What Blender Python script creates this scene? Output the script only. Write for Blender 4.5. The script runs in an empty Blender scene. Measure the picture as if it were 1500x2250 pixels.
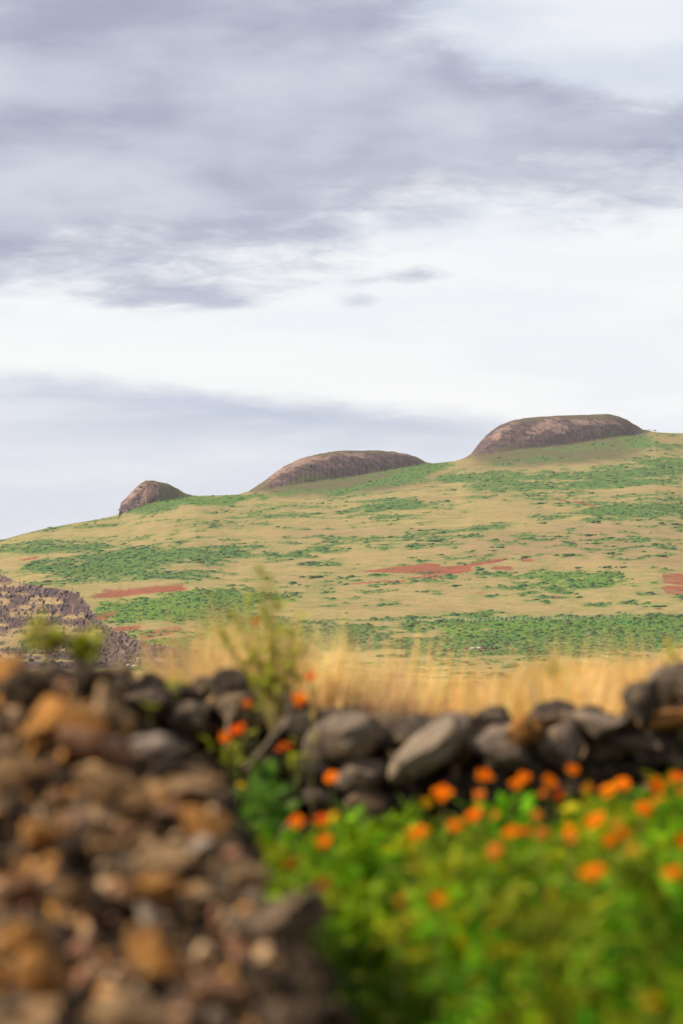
import bpy, bmesh, math, random
import numpy as np
from mathutils import Vector, Matrix, Euler

random.seed(7)
rng = np.random.default_rng(11)
S = bpy.context.scene
COL = S.collection
R = math.radians

# ------------------------------------------------------------------ camera
F, E, ZC = 8443.0, 1430.0, 1.10          # focal length in photo pixels, eye-level row, eye height
cam_d = bpy.data.cameras.new('camera')
cam = bpy.data.objects.new('camera', cam_d)
COL.objects.link(cam)
cam.location = (0, 0, ZC)
cam.rotation_euler = (R(90) + math.atan((E - 1125) / 8437.5), 0, 0)
cam_d.sensor_fit = 'VERTICAL'
cam_d.sensor_height = 36
cam_d.sensor_width = 24
cam_d.lens = 135
cam_d.clip_start = 0.1
cam_d.clip_end = 30000
cam_d.dof.use_dof = True
cam_d.dof.focus_distance = 3000
cam_d.dof.aperture_fstop = 4.1
S.camera = cam

# ------------------------------------------------------------------ view / render
S.render.engine = 'CYCLES'
S.cycles.use_denoising = True
S.cycles.max_bounces = 6
S.cycles.diffuse_bounces = 3
S.cycles.transparent_max_bounces = 8
S.cycles.volume_bounces = 1
S.view_settings.view_transform = 'Standard'
S.view_settings.look = 'None'
S.view_settings.exposure = 0.42
S.view_settings.gamma = 1.0

# ------------------------------------------------------------------ sun
SUN_EL, SUN_AZ = 43.0, 263.0             # degrees; azimuth clockwise from +Y (left and a little behind)
sdir = Vector((math.sin(R(SUN_AZ)) * math.cos(R(SUN_EL)), math.cos(R(SUN_AZ)) * math.cos(R(SUN_EL)), math.sin(R(SUN_EL))))
sun_d = bpy.data.lights.new('sun', 'SUN')
sun_d.energy = 5.0
sun_d.angle = R(0.5)
sun_d.color = (1.0, 0.93, 0.82)
sun = bpy.data.objects.new('sun', sun_d)
COL.objects.link(sun)
sun.rotation_euler = sdir.to_track_quat('Z', 'Y').to_euler()
sun.location = (-30, -10, 40)


# ------------------------------------------------------------------ node helper
class NT:
    def __init__(self, tree):
        self.t = tree
        self.n = tree.nodes
        self.l = tree.links

    def node(self, typ, ins=None, **props):
        nd = self.n.new(typ)
        for k, v in props.items():
            setattr(nd, k, v)
        for k, v in (ins or {}).items():
            self.put(nd.inputs[k], v)
        return nd

    def put(self, sock, v):
        if isinstance(v, bpy.types.NodeSocket):
            self.l.new(v, sock)
        else:
            if sock.type == 'RGBA' and len(v) == 3:
                v = (*v, 1)
            sock.default_value = v

    def m(self, op, a, b=0.0, c=0.0, clamp=False):
        nd = self.n.new('ShaderNodeMath')
        nd.operation = op
        nd.use_clamp = clamp
        self.put(nd.inputs[0], a)
        self.put(nd.inputs[1], b)
        self.put(nd.inputs[2], c)
        return nd.outputs[0]

    def mix(self, f, a, b, blend='MIX'):
        nd = self.n.new('ShaderNodeMix')
        nd.data_type = 'RGBA'
        nd.blend_type = blend
        nd.clamp_factor = True
        self.put(nd.inputs[0], f)
        self.put(nd.inputs[6], a)
        self.put(nd.inputs[7], b)
        return nd.outputs[2]

    def smooth(self, v, a, b, lo=0.0, hi=1.0):
        nd = self.n.new('ShaderNodeMapRange')
        nd.interpolation_type = 'SMOOTHSTEP'
        self.put(nd.inputs[0], v)
        for i, q in enumerate((a, b, lo, hi)):
            self.put(nd.inputs[i + 1], q)
        return nd.outputs[0]

    def noise(self, vec, scale, detail=3.0, rough=0.5, dist=0.0, dims='3D'):
        nd = self.n.new('ShaderNodeTexNoise')
        nd.noise_dimensions = dims
        self.put(nd.inputs['Vector'], vec)
        nd.inputs['Scale'].default_value = scale
        nd.inputs['Detail'].default_value = detail
        nd.inputs['Roughness'].default_value = rough
        nd.inputs['Distortion'].default_value = dist
        return nd.outputs['Fac']


# ------------------------------------------------------------------ world: daylight sky behind layered cloud
W = bpy.data.worlds.new('World')
S.world = W
W.use_nodes = True
W.node_tree.nodes.clear()
w = NT(W.node_tree)
tc = w.node('ShaderNodeTexCoord').outputs['Generated']
sep = w.node('ShaderNodeSeparateXYZ', {0: tc})
dx, dy, dz = sep.outputs
sky = w.node('ShaderNodeTexSky')
sky.sky_type = 'NISHITA'
sky.sun_disc = False
sky.sun_elevation = R(SUN_EL)
sky.sun_rotation = R(SUN_AZ)
bg_sky = w.node('ShaderNodeBackground', {'Color': sky.outputs[0], 'Strength': 0.07})
# cloud layer seen as a plane overhead
den = w.m('ADD', w.m('MAXIMUM', dz, 0.0), 0.19)
q = w.node('ShaderNodeCombineXYZ', {0: w.m('DIVIDE', dx, den), 1: w.m('DIVIDE', dy, den), 2: 0.0}).outputs[0]
qs = w.node('ShaderNodeCombineXYZ', {0: w.m('MULTIPLY', w.m('DIVIDE', dx, den), 0.55), 1: w.m('DIVIDE', dy, den), 2: 3.7}).outputs[0]
n_big = w.m('SUBTRACT', w.noise(q, 3.6, 5, 0.55, 0.1), 0.5)
n_edge = w.m('SUBTRACT', w.noise(q, 9.5, 6, 0.6, 0.2), 0.5)
n_tone = w.noise(q, 4.2, 7, 0.55, 0.15)
n_soft = w.noise(qs, 4.0, 6, 0.55, 0.15)


def ell(px, py, rx, ry, tilt=0.0):
    """0 outside .. 1 at the heart of a cloud-sized patch of sky"""
    cx, cz = (px - 750) / F, (E - py) / F
    a = w.m('SUBTRACT', dx, cx)
    b = w.m('SUBTRACT', w.m('SUBTRACT', dz, cz), w.m('MULTIPLY', a, tilt))
    a2 = w.m('POWER', w.m('ABSOLUTE', w.m('DIVIDE', a, rx / F)), 2.0)
    b2 = w.m('POWER', w.m('ABSOLUTE', w.m('DIVIDE', b, ry / F)), 2.0)
    fwd = w.m('GREATER_THAN', dy, 0.0)
    return w.m('MULTIPLY', w.m('EXPONENT', w.m('MULTIPLY', w.m('ADD', a2, b2), -1.0)), fwd)


# upper grey sheet
edgeA = w.m('ADD', w.m('MULTIPLY', dx, 0.14), 0.0985)
tA = w.m('DIVIDE', w.m('SUBTRACT', dz, edgeA), 0.013)
tA = w.m('MINIMUM', tA, 2.1)
tA = w.m('ADD', tA, w.m('MULTIPLY', n_edge, 2.2))
tA = w.m('ADD', tA, w.m('MULTIPLY', n_big, 1.5))
holes = w.m('ADD', w.m('MULTIPLY', ell(1330, 70, 420, 150, -0.12), 3.6), w.m('MULTIPLY', ell(960, 395, 110, 40, 0.1), 0.5))
wisps = w.m('ADD', w.m('MULTIPLY', ell(410, 655, 210, 38), 1.7),
            w.m('ADD', w.m('MULTIPLY', ell(780, 668, 70, 30), 1.2), w.m('MULTIPLY', ell(870, 612, 150, 20), 1.0)))
tA = w.m('ADD', w.m('SUBTRACT', tA, holes), wisps)
tA = w.m('ADD', tA, w.m('MULTIPLY', w.m('SUBTRACT', w.noise(q, 22.0, 5, 0.6, 0.8), 0.5), 1.3))
mA = w.smooth(tA, 0.0, 1.6)
# low bank
edgeC = w.m('ADD', w.m('MULTIPLY', dx, -0.09), 0.0652)
tC = w.m('DIVIDE', w.m('SUBTRACT', edgeC, dz), 0.006)
tC = w.m('ADD', tC, w.m('MULTIPLY', n_edge, 1.6))
mC = w.m('MULTIPLY', w.smooth(tC, -0.3, 1.0), w.smooth(dx, -0.02, 0.11, 0.92, 0.35))
lowC = w.smooth(w.m('SUBTRACT', edgeC, dz), 0.001, 0.02)
colC = w.mix(lowC, (0.46, 0.52, 0.68), (0.72, 0.745, 0.85))
colC = w.mix(w.smooth(n_soft, 0.42, 0.68, 0.0, 0.8), colC, (0.84, 0.86, 0.92))
white = w.mix(w.smooth(n_soft, 0.35, 0.72), (0.99, 0.995, 1.0), (0.88, 0.91, 0.97))
white = w.mix(w.smooth(dz, 0.125, 0.15), white, w.mix(w.smooth(n_tone, 0.35, 0.65), (0.70, 0.755, 0.86), (0.88, 0.90, 0.955)))
colA = w.mix(w.smooth(n_tone, 0.30, 0.72), (0.39, 0.41, 0.54), (0.67, 0.69, 0.79))
colA = w.mix(w.smooth(dz, 0.2, 0.6, 0.0, 0.6), colA, (0.26, 0.28, 0.37))  # unseen cloud overhead darkened to weaken the sky's fill light
colA = w.mix(w.smooth(w.m('SUBTRACT', dz, edgeA), 0.03, 0.0, 0.0, 0.5), colA, (0.42, 0.475, 0.63))
ccol = w.mix(mC, white, colC)
ccol = w.mix(mA, ccol, colA)
bg_cloud = w.node('ShaderNodeBackground', {'Color': ccol, 'Strength': 0.75})
mixs = w.node('ShaderNodeMixShader', {0: 0.94, 1: bg_sky.outputs[0], 2: bg_cloud.outputs[0]})
wo = w.node('ShaderNodeOutputWorld', {0: mixs.outputs[0]})


# ------------------------------------------------------------------ general helpers
def at(px, py, d):
    """the point at depth d that stands on the sight line of a photo pixel"""
    return Vector(((px - 750) / F * d, d, ZC + (E - py) / F * d))


def link(name, data, parent=None, loc=None):
    o = bpy.data.objects.new(name, data)
    COL.objects.link(o)
    if parent is not None:
        o.parent = parent
    if loc is not None:
        o.location = loc
    return o


def tag(o, label=None, cat=None, group=None, kind=None):
    for k, v in (('label', label), ('category', cat), ('group', group), ('kind', kind)):
        if v:
            o[k] = v
    return o


def np_mesh(name, verts, faces, mat=None, smooth=False, attrs=None):
    """verts (n,3), faces (k,3|4) arrays -> mesh; attrs {name: (n,4)} point colours"""
    verts = np.ascontiguousarray(verts, dtype=np.float32)
    faces = np.ascontiguousarray(faces, dtype=np.int32)
    me = bpy.data.meshes.new(name)
    me.vertices.add(len(verts))
    me.vertices.foreach_set('co', verts.ravel())
    k, c = faces.shape
    me.loops.add(k * c)
    me.loops.foreach_set('vertex_index', faces.ravel())
    me.polygons.add(k)
    me.polygons.foreach_set('loop_start', np.arange(0, k * c, c, dtype=np.int32))
    me.polygons.foreach_set('use_smooth', np.full(k, smooth, dtype=bool))
    me.update(calc_edges=True)
    for an, av in (attrs or {}).items():
        at_ = me.attributes.new(an, 'FLOAT_COLOR', 'POINT')
        at_.data.foreach_set('color', np.ascontiguousarray(av, dtype=np.float32).ravel())
    if mat:
        me.materials.append(mat)
    return me


def merged(name, tv, tf, Rm, T, mat, cols=None, smooth=False):
    """many copies of one small template (k,3) placed by matrices (N,3,3) and points (N,3), as one mesh"""
    n, k = len(T), len(tv)
    v = np.einsum('nij,kj->nki', Rm, tv) + T[:, None, :]
    f = (tf[None] + (np.arange(n) * k)[:, None, None]).reshape(-1, tf.shape[1])
    at_ = None
    if cols is not None:
        c4 = np.ones((n, k, 4))
        c4[:, :, :cols.shape[1]] = cols[:, None, :]
        at_ = {'tint': c4.reshape(-1, 4)}
    return np_mesh(name, v.reshape(-1, 3), f, mat, smooth, at_)


def rot_zyx(az, tilt, roll):
    """matrices that turn the +Y axis to azimuth az (0 = +X side turn about Z), raised by tilt, rolled about itself"""
    ca, sa, ct, st, cr, sr = np.cos(az), np.sin(az), np.cos(tilt), np.sin(tilt), np.cos(roll), np.sin(roll)
    o, i = np.zeros_like(ca), np.ones_like(ca)
    Rz = np.stack([np.stack([ca, -sa, o], -1), np.stack([sa, ca, o], -1), np.stack([o, o, i], -1)], 1)
    Rx = np.stack([np.stack([i, o, o], -1), np.stack([o, ct, -st], -1), np.stack([o, st, ct], -1)], 1)
    Ry = np.stack([np.stack([cr, o, sr], -1), np.stack([o, i, o], -1), np.stack([-sr, o, cr], -1)], 1)
    return Rz @ Rx @ Ry


_tab = rng.random((256, 256))


def vnoise(x, y):
    xi, yi = np.floor(x).astype(int), np.floor(y).astype(int)
    fx, fy = x - xi, y - yi
    fx, fy = fx * fx * (3 - 2 * fx), fy * fy * (3 - 2 * fy)
    a, b = _tab[xi & 255, yi & 255], _tab[(xi + 1) & 255, yi & 255]
    c, d = _tab[xi & 255, (yi + 1) & 255], _tab[(xi + 1) & 255, (yi + 1) & 255]
    return (a * (1 - fx) + b * fx) * (1 - fy) + (c * (1 - fx) + d * fx) * fy


def fbm(x, y, octs=4, gain=0.5, ridged=False):
    s, a, t = 0.0, 1.0, 0.0
    for i in range(octs):
        v = vnoise(x * 2 ** i + 17.3 * i, y * 2 ** i + 9.1 * i)
        if ridged:
            v = 1 - abs(2 * v - 1)
        s = s + a * v
        t += a
        a *= gain
    return s / t


def sstep(a, b, v):
    t = np.clip((v - a) / (b - a), 0, 1)
    return t * t * (3 - 2 * t)


def pmat(name, build, rough=0.9, spec=0.15):
    m = bpy.data.materials.new(name)
    m.use_nodes = True
    m.node_tree.nodes.clear()
    t = NT(m.node_tree)
    p = t.node('ShaderNodeBsdfPrincipled')
    p.inputs['Roughness'].default_value = rough
    p.inputs['Specular IOR Level'].default_value = spec
    out = t.node('ShaderNodeOutputMaterial')
    t.l.new(p.outputs[0], out.inputs[0])
    build(t, p, out)
    return m


# ------------------------------------------------------------------ materials
def b_land(t, p, out):
    a = t.node('ShaderNodeAttribute', attribute_name='cover')
    g, r_, k = t.node('ShaderNodeSeparateColor', {0: a.outputs['Color']}).outputs
    b = t.node('ShaderNodeAttribute', attribute_name='tone')
    tone, pale, lush = t.node('ShaderNodeSeparateColor', {0: b.outputs['Color']}).outputs
    pos = t.node('ShaderNodeNewGeometry').outputs['Position']
    n1 = t.noise(pos, 0.012, 5, 0.6)
    n4 = t.noise(pos, 0.03, 6, 0.7)
    n2 = t.noise(pos, 0.11, 5, 0.65)
    n3 = t.noise(pos, 0.5, 3, 0.6)
    gold = t.mix(t.smooth(n1, 0.35, 0.68), (0.43, 0.315, 0.13), (0.385, 0.27, 0.125))
    gold = t.mix(t.smooth(n2, 0.46, 0.68, 0.0, 0.7), gold, (0.25, 0.24, 0.085))
    gold = t.mix(t.smooth(n4, 0.52, 0.66, 0.0, 0.55), gold, (0.27, 0.20, 0.095))
    gold = t.mix(t.smooth(n3, 0.52, 0.7, 0.0, 0.6), gold, (0.17, 0.145, 0.06))
    gold = t.mix(tone, gold, (0.335, 0.215, 0.12))
    gold = t.mix(b.outputs['Alpha'], gold, t.mix(t.smooth(n2, .35, .65), (0.175, 0.13, 0.075), (0.115, 0.095, 0.05)))
    green = t.mix(t.smooth(n2, 0.35, 0.65), (0.085, 0.16, 0.045), (0.14, 0.20, 0.055))
    green = t.mix(lush, green, (0.15, 0.245, 0.04))
    green = t.mix(t.smooth(n3, 0.5, 0.72, 0.0, 0.6), green, (0.05, 0.095, 0.03))
    red = t.mix(t.smooth(n2, 0.35, 0.7), (0.34, 0.11, 0.06), (0.22, 0.085, 0.05))
    red = t.mix(t.smooth(n4, 0.5, 0.64, 0.0, 0.55), red, (0.34, 0.21, 0.11))
    rock = t.mix(t.smooth(n3, 0.40, 0.62), (0.10, 0.06, 0.066), (0.27, 0.155, 0.14))
    n5 = t.noise(pos, 0.045, 6, 0.7)
    rock = t.mix(t.smooth(n5, 0.5, 0.62, 0.0, 0.6), rock, (0.10, 0.075, 0.05))
    rock = t.mix(t.smooth(n2, 0.44, 0.60, 0.75, 0.0), rock, (0.06, 0.045, 0.05))  # darkens the bump's hollows, crevice shade put into the rock colour
    rock = t.mix(t.m('MULTIPLY', pale, t.smooth(n2, 0.36, 0.56)), rock, t.mix(t.smooth(n2, 0.35, 0.65), (0.50, 0.34, 0.26), (0.30, 0.175, 0.125)))
    c = t.mix(g, gold, green)
    c = t.mix(r_, c, red)
    c = t.mix(k, c, rock)
    c = t.mix(1.0, c, (0.84, 0.84, 0.84), 'MULTIPLY')
    t.put(p.inputs['Base Color'], c)
    h = t.m('ADD', t.m('MULTIPLY', n2, 2.0), t.m('MULTIPLY', n3, 0.8))
    bp = t.node('ShaderNodeBump', {'Height': h, 'Strength': t.m('ADD', t.m('MULTIPLY', k, 0.6), 0.3), 'Distance': 1.0})
    t.put(p.inputs['Normal'], bp.outputs[0])


M_land = pmat('hillside_cover', b_land, 1.0, 0.0)


def b_soil(t, p, out):
    pos = t.node('ShaderNodeNewGeometry').outputs['Position']
    n = t.noise(pos, 3.0, 6, 0.6)
    n2 = t.noise(pos, 0.02, 4, 0.6)
    c = t.mix(t.smooth(n, 0.3, 0.7), (0.05, 0.033, 0.02), (0.12, 0.08, 0.045))
    y = t.node('ShaderNodeSeparateXYZ', {0: pos}).outputs[1]
    field = t.mix(t.smooth(n2, 0.35, 0.65), (0.42, 0.28, 0.12), (0.2, 0.2, 0.06))
    c = t.mix(t.smooth(y, 13.0, 16.0), c, field)
    t.put(p.inputs['Base Color'], c)
    t.put(p.inputs['Normal'], t.node('ShaderNodeBump', {'Height': n, 'Strength': 0.6, 'Distance': 0.05}).outputs[0])


M_soil = pmat('soil', b_soil, 1.0, 0.0)


def b_stone(t, p, out):
    info = t.node('ShaderNodeObjectInfo')
    tcn = t.node('ShaderNodeTexCoord').outputs['Object']
    off = t.node('ShaderNodeVectorMath', {0: tcn, 1: info.outputs['Location']}, operation='ADD').outputs[0]
    n1 = t.noise(off, 2.4, 6, 0.65)
    n2 = t.noise(off, 9.0, 5, 0.65)
    n3 = t.noise(off, 1.5, 5, 0.65, 0.5)
    c = info.outputs['Color']
    c = t.mix(t.smooth(n1, 0.48, 0.66, 0.0, 0.7), c, (0.37, 0.255, 0.15))
    c = t.mix(t.smooth(n3, 0.5, 0.64, 0.0, 0.72), c, (0.045, 0.03, 0.022))
    c = t.mix(t.smooth(n2, 0.55, 0.72, 0.0, 0.55), c, (0.04, 0.032, 0.028))
    c = t.mix(1.0, c, (0.80, 0.76, 0.70), 'MULTIPLY')
    t.put(p.inputs['Base Color'], c)
    h = t.m('ADD', t.m('MULTIPLY', n1, 1.0), t.m('MULTIPLY', n2, 0.5))
    t.put(p.inputs['Normal'], t.node('ShaderNodeBump', {'Height': h, 'Strength': 0.7, 'Distance': 0.025}).outputs[0])


M_stone = pmat('lava_stone', b_stone, 0.95, 0.1)


def b_core(t, p, out):
    pos = t.node('ShaderNodeNewGeometry').outputs['Position']
    n = t.noise(pos, 14.0, 5, 0.6)
    t.put(p.inputs['Base Color'], t.mix(n, (0.02, 0.015, 0.012), (0.075, 0.05, 0.03)))
    t.put(p.inputs['Normal'], t.node('ShaderNodeBump', {'Height': n, 'Strength': 0.8, 'Distance': 0.04}).outputs[0])


M_core = pmat('packed_earth', b_core, 1.0, 0.0)


def leafy(name, lo, hi, trans=0.45, tint=False, rough=0.6):
    def b(t, p, out):
        pos = t.node('ShaderNodeNewGeometry').outputs['Position']
        n = t.noise(pos, 6.0, 3, 0.6)
        c = t.mix(t.smooth(n, 0.35, 0.65), lo, hi)
        if tint:
            a = t.node('ShaderNodeAttribute', attribute_name='tint')
            c = t.mix(1.0, c, a.outputs['Color'], 'MULTIPLY')
        t.put(p.inputs['Base Color'], c)
        p.inputs['Specular IOR Level'].default_value = 0.08
        tr = t.node('ShaderNodeBsdfTranslucent', {'Color': c})
        mx = t.node('ShaderNodeMixShader', {0: trans, 1: p.outputs[0], 2: tr.outputs[0]})
        t.l.new(mx.outputs[0], out.inputs[0])
    return pmat(name, b, rough, 0.25)


M_bed = leafy('feathery_leaf', (0.11, 0.19, 0.002), (0.32, 0.41, 0.003), 0.40, True)
M_grass = leafy('dry_grass', (0.84, 0.60, 0.21), (0.88, 0.67, 0.29), 0.5, True, 0.8)
M_tuft = leafy('brown_dry_grass', (0.32, 0.18, 0.10), (0.44, 0.27, 0.15), 0.35, True, 0.8)
M_weed = leafy('weed_leaf', (0.36, 0.38, 0.03), (0.48, 0.45, 0.05), 0.45)
M_broad = leafy('broad_leaf', (0.07, 0.15, 0.015), (0.12, 0.23, 0.025), 0.35)
M_stem = leafy('green_stem', (0.14, 0.17, 0.04), (0.22, 0.2, 0.06), 0.1)
M_drystem = leafy('dry_stem', (0.26, 0.19, 0.11), (0.33, 0.25, 0.15), 0.1)
M_scrub = leafy('scrub_leaf', (0.052, 0.115, 0.045), (0.095, 0.165, 0.052), 0.15, True, 0.9)
M_straw = leafy('straw_stem', (0.42, 0.33, 0.10), (0.5, 0.4, 0.15), 0.1)
M_bark = leafy('bark', (0.08, 0.06, 0.04), (0.12, 0.09, 0.06), 0.0)


def b_petal(t, p, out):
    info = t.node('ShaderNodeObjectInfo')
    oc = t.node('ShaderNodeTexCoord').outputs['Object']
    n = t.noise(oc, 60.0, 3, 0.6)
    c = t.mix(t.smooth(n, 0.35, 0.7, 0.0, 0.35), info.outputs['Color'], (0.80, 0.12, 0.0))
    t.put(p.inputs['Base Color'], c)
    tr = t.node('ShaderNodeBsdfTranslucent', {'Color': c})
    mx = t.node('ShaderNodeMixShader', {0: 0.4, 1: p.outputs[0], 2: tr.outputs[0]})
    t.l.new(mx.outputs[0], out.inputs[0])


M_petal = pmat('petal', b_petal, 0.7, 0.05)


def b_flat(c1, c2, sc=8.0):
    def b(t, p, out):
        oc = t.node('ShaderNodeTexCoord').outputs['Object']
        t.put(p.inputs['Base Color'], t.mix(t.noise(oc, sc, 3, 0.6), c1, c2))
    return b


M_centre = pmat('flower_centre', b_flat((0.5, 0.12, 0.01), (0.75, 0.3, 0.02), 90.0), 0.8)
M_post = pmat('weathered_post', b_flat((0.55, 0.5, 0.45), (0.7, 0.66, 0.6)), 0.8)
M_wire = pmat('fence_wire', b_flat((0.3, 0.3, 0.3), (0.4, 0.38, 0.36)), 0.5, 0.4)


def b_hide(t, p, out):
    info = t.node('ShaderNodeObjectInfo')
    oc = t.node('ShaderNodeTexCoord').outputs['Object']
    n = t.noise(oc, 2.2, 2, 0.5)
    t.put(p.inputs['Base Color'], t.mix(t.smooth(n, 0.56, 0.6, 0.0, 0.6), info.outputs['Color'], (0.5, 0.45, 0.4)))


M_hide = pmat('cow_hide', b_hide, 0.8)

# ------------------------------------------------------------------ GROUND: one sheet to the horizon
def near_z(x, y):
    z = 0.18 * sstep(4, 11, y) + 0.10 * sstep(11, 15, y)
    return z - 4.75 * sstep(18, 230, y) - 0.0 * x


def axis(lo, hi):
    a = np.concatenate([-np.geomspace(0.4, -lo, 34)[::-1], [0.0], np.geomspace(0.4, hi, 34)])
    return a


gx, gy = axis(-8000, 8000), np.concatenate([-np.geomspace(0.5, 2000, 20)[::-1], np.linspace(0, 24, 60), np.geomspace(26, 8600, 60)])
X, Y = np.meshgrid(gx, gy)
Z = near_z(X, Y) + 0.03 * (fbm(X * 2 + 50, Y * 2 + 50, 3) - 0.5)
nx, ny = len(gx), len(gy)
idx = np.arange(nx * ny).reshape(ny, nx)
quads = np.stack([idx[:-1, :-1], idx[:-1, 1:], idx[1:, 1:], idx[1:, :-1]], -1).reshape(-1, 4)
ground = link('ground', np_mesh('ground', np.stack([X, Y, Z], -1).reshape(-1, 3), quads, M_soil, True))
tag(ground, kind='structure')

# ------------------------------------------------------------------ HILLSIDE: long grassy shield with three rock-faced domes and a sea cliff
ZP = -3.9
cols = np.concatenate([np.linspace(-1500, -80, 60)[:-1], np.arange(-80, 1580, 2.4), np.linspace(1580, 3000, 60)])
nC = len(cols)
ip = lambda tab, v: np.interp(v, [a for a, _ in tab], [b for _, b in tab])
SKY = [(-1500, 1448), (-900, 1400), (-500, 1318), (-200, 1232), (0, 1187), (60, 1170), (100, 1160), (150, 1151), (200, 1143), (262, 1131), (340, 1108), (430, 1089),
       (520, 1086), (600, 1074), (750, 1054), (930, 1020), (1000, 1012), (1040, 1003), (1250, 978), (1400, 955), (1440, 948), (1500, 951), (1700, 965),
       (2000, 1000), (2400, 1100), (3000, 1300)]
DOMES = [  # silhouette, depth half-extent in metres at its middle
    ([(255, 1132), (262, 1127), (264, 1106), (274, 1096), (285, 1085), (303, 1066), (320, 1055), (335, 1055), (350, 1058), (370, 1063), (385, 1071), (405, 1083), (425, 1088), (440, 1089)], 60),
    ([(520, 1086), (545, 1079), (575, 1060), (600, 1041), (625, 1023), (650, 1011), (675, 1002), (700, 996), (735, 990), (770, 988), (830, 989), (865, 991), (895, 997), (915, 1004), (935, 1015), (950, 1017), (965, 1016)], 95),
    ([(1000, 1012), (1020, 1006), (1035, 996), (1050, 976), (1065, 958), (1080, 945), (1100, 932), (1125, 923), (1150, 918), (1200, 914), (1250, 911), (1300, 909), (1335, 908), (1360, 913), (1380, 922), (1400, 935), (1412, 942), (1430, 946), (1450, 949)], 120)]
d_s = np.clip(3000 + 0.8 * cols, 2500, 4400)
d_b = np.clip(1700 + 0.04 * (cols - 750), 1500, 1800)
y_t = ip(SKY, cols)
dd = np.concatenate([np.linspace(250, 1500, 250)[:-1], np.linspace(1500, 4700, 3200), np.linspace(4710, 7800, 80)])


def base_z(zs):
    t = (dd[None] - d_b[:, None]) / (d_s - d_b)[:, None]
    g = t - np.maximum(0, t - 0.88) ** 2 / 0.36
    g = np.where(t > 1.35, (1.35 - 0.47 ** 2 / 0.36) - (t - 1.35) * 0.9, g)
    und = 0.012 * np.sin(t * 9 + cols[:, None] * 0.004) * np.clip(t * (1 - t) * 4, 0, 1)
    tt = np.where(g < 0.06, np.where(g > -0.06, (g + 0.06) ** 2 / 0.24, 0), g)   # soft toe on the plain
    return ZP + (zs - ZP)[:, None] * (tt + und) - 500 * np.maximum(0, t - 1.35) ** 2 * 0.0


rowf = lambda z: E - (z - ZC) / dd[None] * F
zs = ZC + (E - y_t) / F * d_s
for _ in range(6):
    zb = base_z(zs)
    yr = rowf(zb).min(1)
    zs = zs + (yr - y_t) / F * d_s
zb = base_z(zs)
d_crest = dd[rowf(zb).argmin(1)]
z_h = zb.copy()
dome_w = np.zeros_like(z_h)
for sil, rd in DOMES:
    pxs = np.array([a for a, _ in sil])
    inside = (cols > pxs[0]) & (cols < pxs[-1])
    ys = ip(sil, cols)
    u = np.clip((cols - (pxs[0] + pxs[-1]) / 2) / ((pxs[-1] - pxs[0]) / 2), -1, 1)
    rdc = rd * np.sqrt(np.maximum(1 - u * u, 0.06))
    dc = d_crest - rd * 0.15
    H = np.where(inside, np.maximum(0, (y_t - ys) / F * dc), 0)
    for _ in range(6):
        t = np.abs(dd[None] - dc[:, None]) / rdc[:, None]
        prof = np.where(t < 1, np.maximum(0, 1 - t ** 2.3), 0)
        prof = 0.76 * prof + 0.24 * np.clip(1 - t / 2.3, 0, 1) ** 1.5
        zz = zb + H[:, None] * prof
        yr = rowf(zz).min(1)
        H = np.where(inside, np.maximum(0, H + (yr - ys) / F * dc), 0)
    z_h = np.maximum(z_h, zb + H[:, None] * prof)
    dome_w = np.maximum(dome_w, np.where(inside[:, None], prof * np.clip(H[:, None] / 12, 0, 1), 0))
# sea cliff on the left: everything below the cliff edge falls to the shore
EDGE = [(-1500, 1300), (-600, 1262), (-200, 1258), (0, 1268), (50, 1280), (100, 1286), (140, 1300), (180, 1312), (200, 1340), (225, 1372), (250, 1388), (300, 1402), (350, 1418), (420, 1432), (490, 1450)]
has = cols < 490
wig = 9 * (fbm(cols * 0.03, cols * 0 + 3, 3) - 0.5) * 2
e_row = ip(EDGE, cols) + wig * np.clip((480 - cols) / 60, 0, 1)
rb = rowf(zb)
below = rb > e_row[:, None]
below &= np.cumsum(~below & (dd[None] > 1400), 1) == 0
i_e = np.minimum(below.sum(1), len(dd) - 1)
d_edge = np.where(has, dd[i_e], -1e9)
de_s = dd[i_e]
for _ in range(3):                                  # a smooth cliff edge from column to column
    de_s = np.convolve(np.pad(de_s, 4, mode='edge'), np.ones(9) / 9, 'valid')
d_edge = np.where(has, de_s, -1e9)
z_edge = np.array([np.interp(de_s[c], dd, zb[c]) for c in range(nC)])
Xw = (cols[:, None] - 750) / F * dd[None]
hgt = np.maximum(z_edge - ZP, 0.1)[:, None]
run = 1.5 * hgt + 18
tcl = np.clip((d_edge[:, None] - dd[None]) / run, -1, 1)
gully = fbm(Xw / 26, (dd[None] - d_edge[:, None]) / 60, 4, 0.55, True)
crag = fbm(Xw / 9 + 40, dd[None] / 7, 4, 0.6)
q_ = 1 - np.clip(tcl, 0, 1)
fall = 0.55 * sstep(0.45, 1.0, q_) + 0.45 * q_ ** 1.3
zcl = ZP + hgt * fall
zcl = zcl + (gully - 0.5) * 0.30 * hgt * np.clip(4 * q_ * (1 - q_), 0, 1) + (crag - 0.5) * 10.0 * np.clip(6 * q_ * (1 - q_), 0, 1)
on_cliff = has[:, None] & (dd[None] < d_edge[:, None]) & (tcl < 1)
z_h = np.where(has[:, None] & (dd[None] < d_edge[:, None]), np.where(tcl >= 1, ZP, np.minimum(zcl, z_edge[:, None] + 1.0)), z_h)
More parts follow.
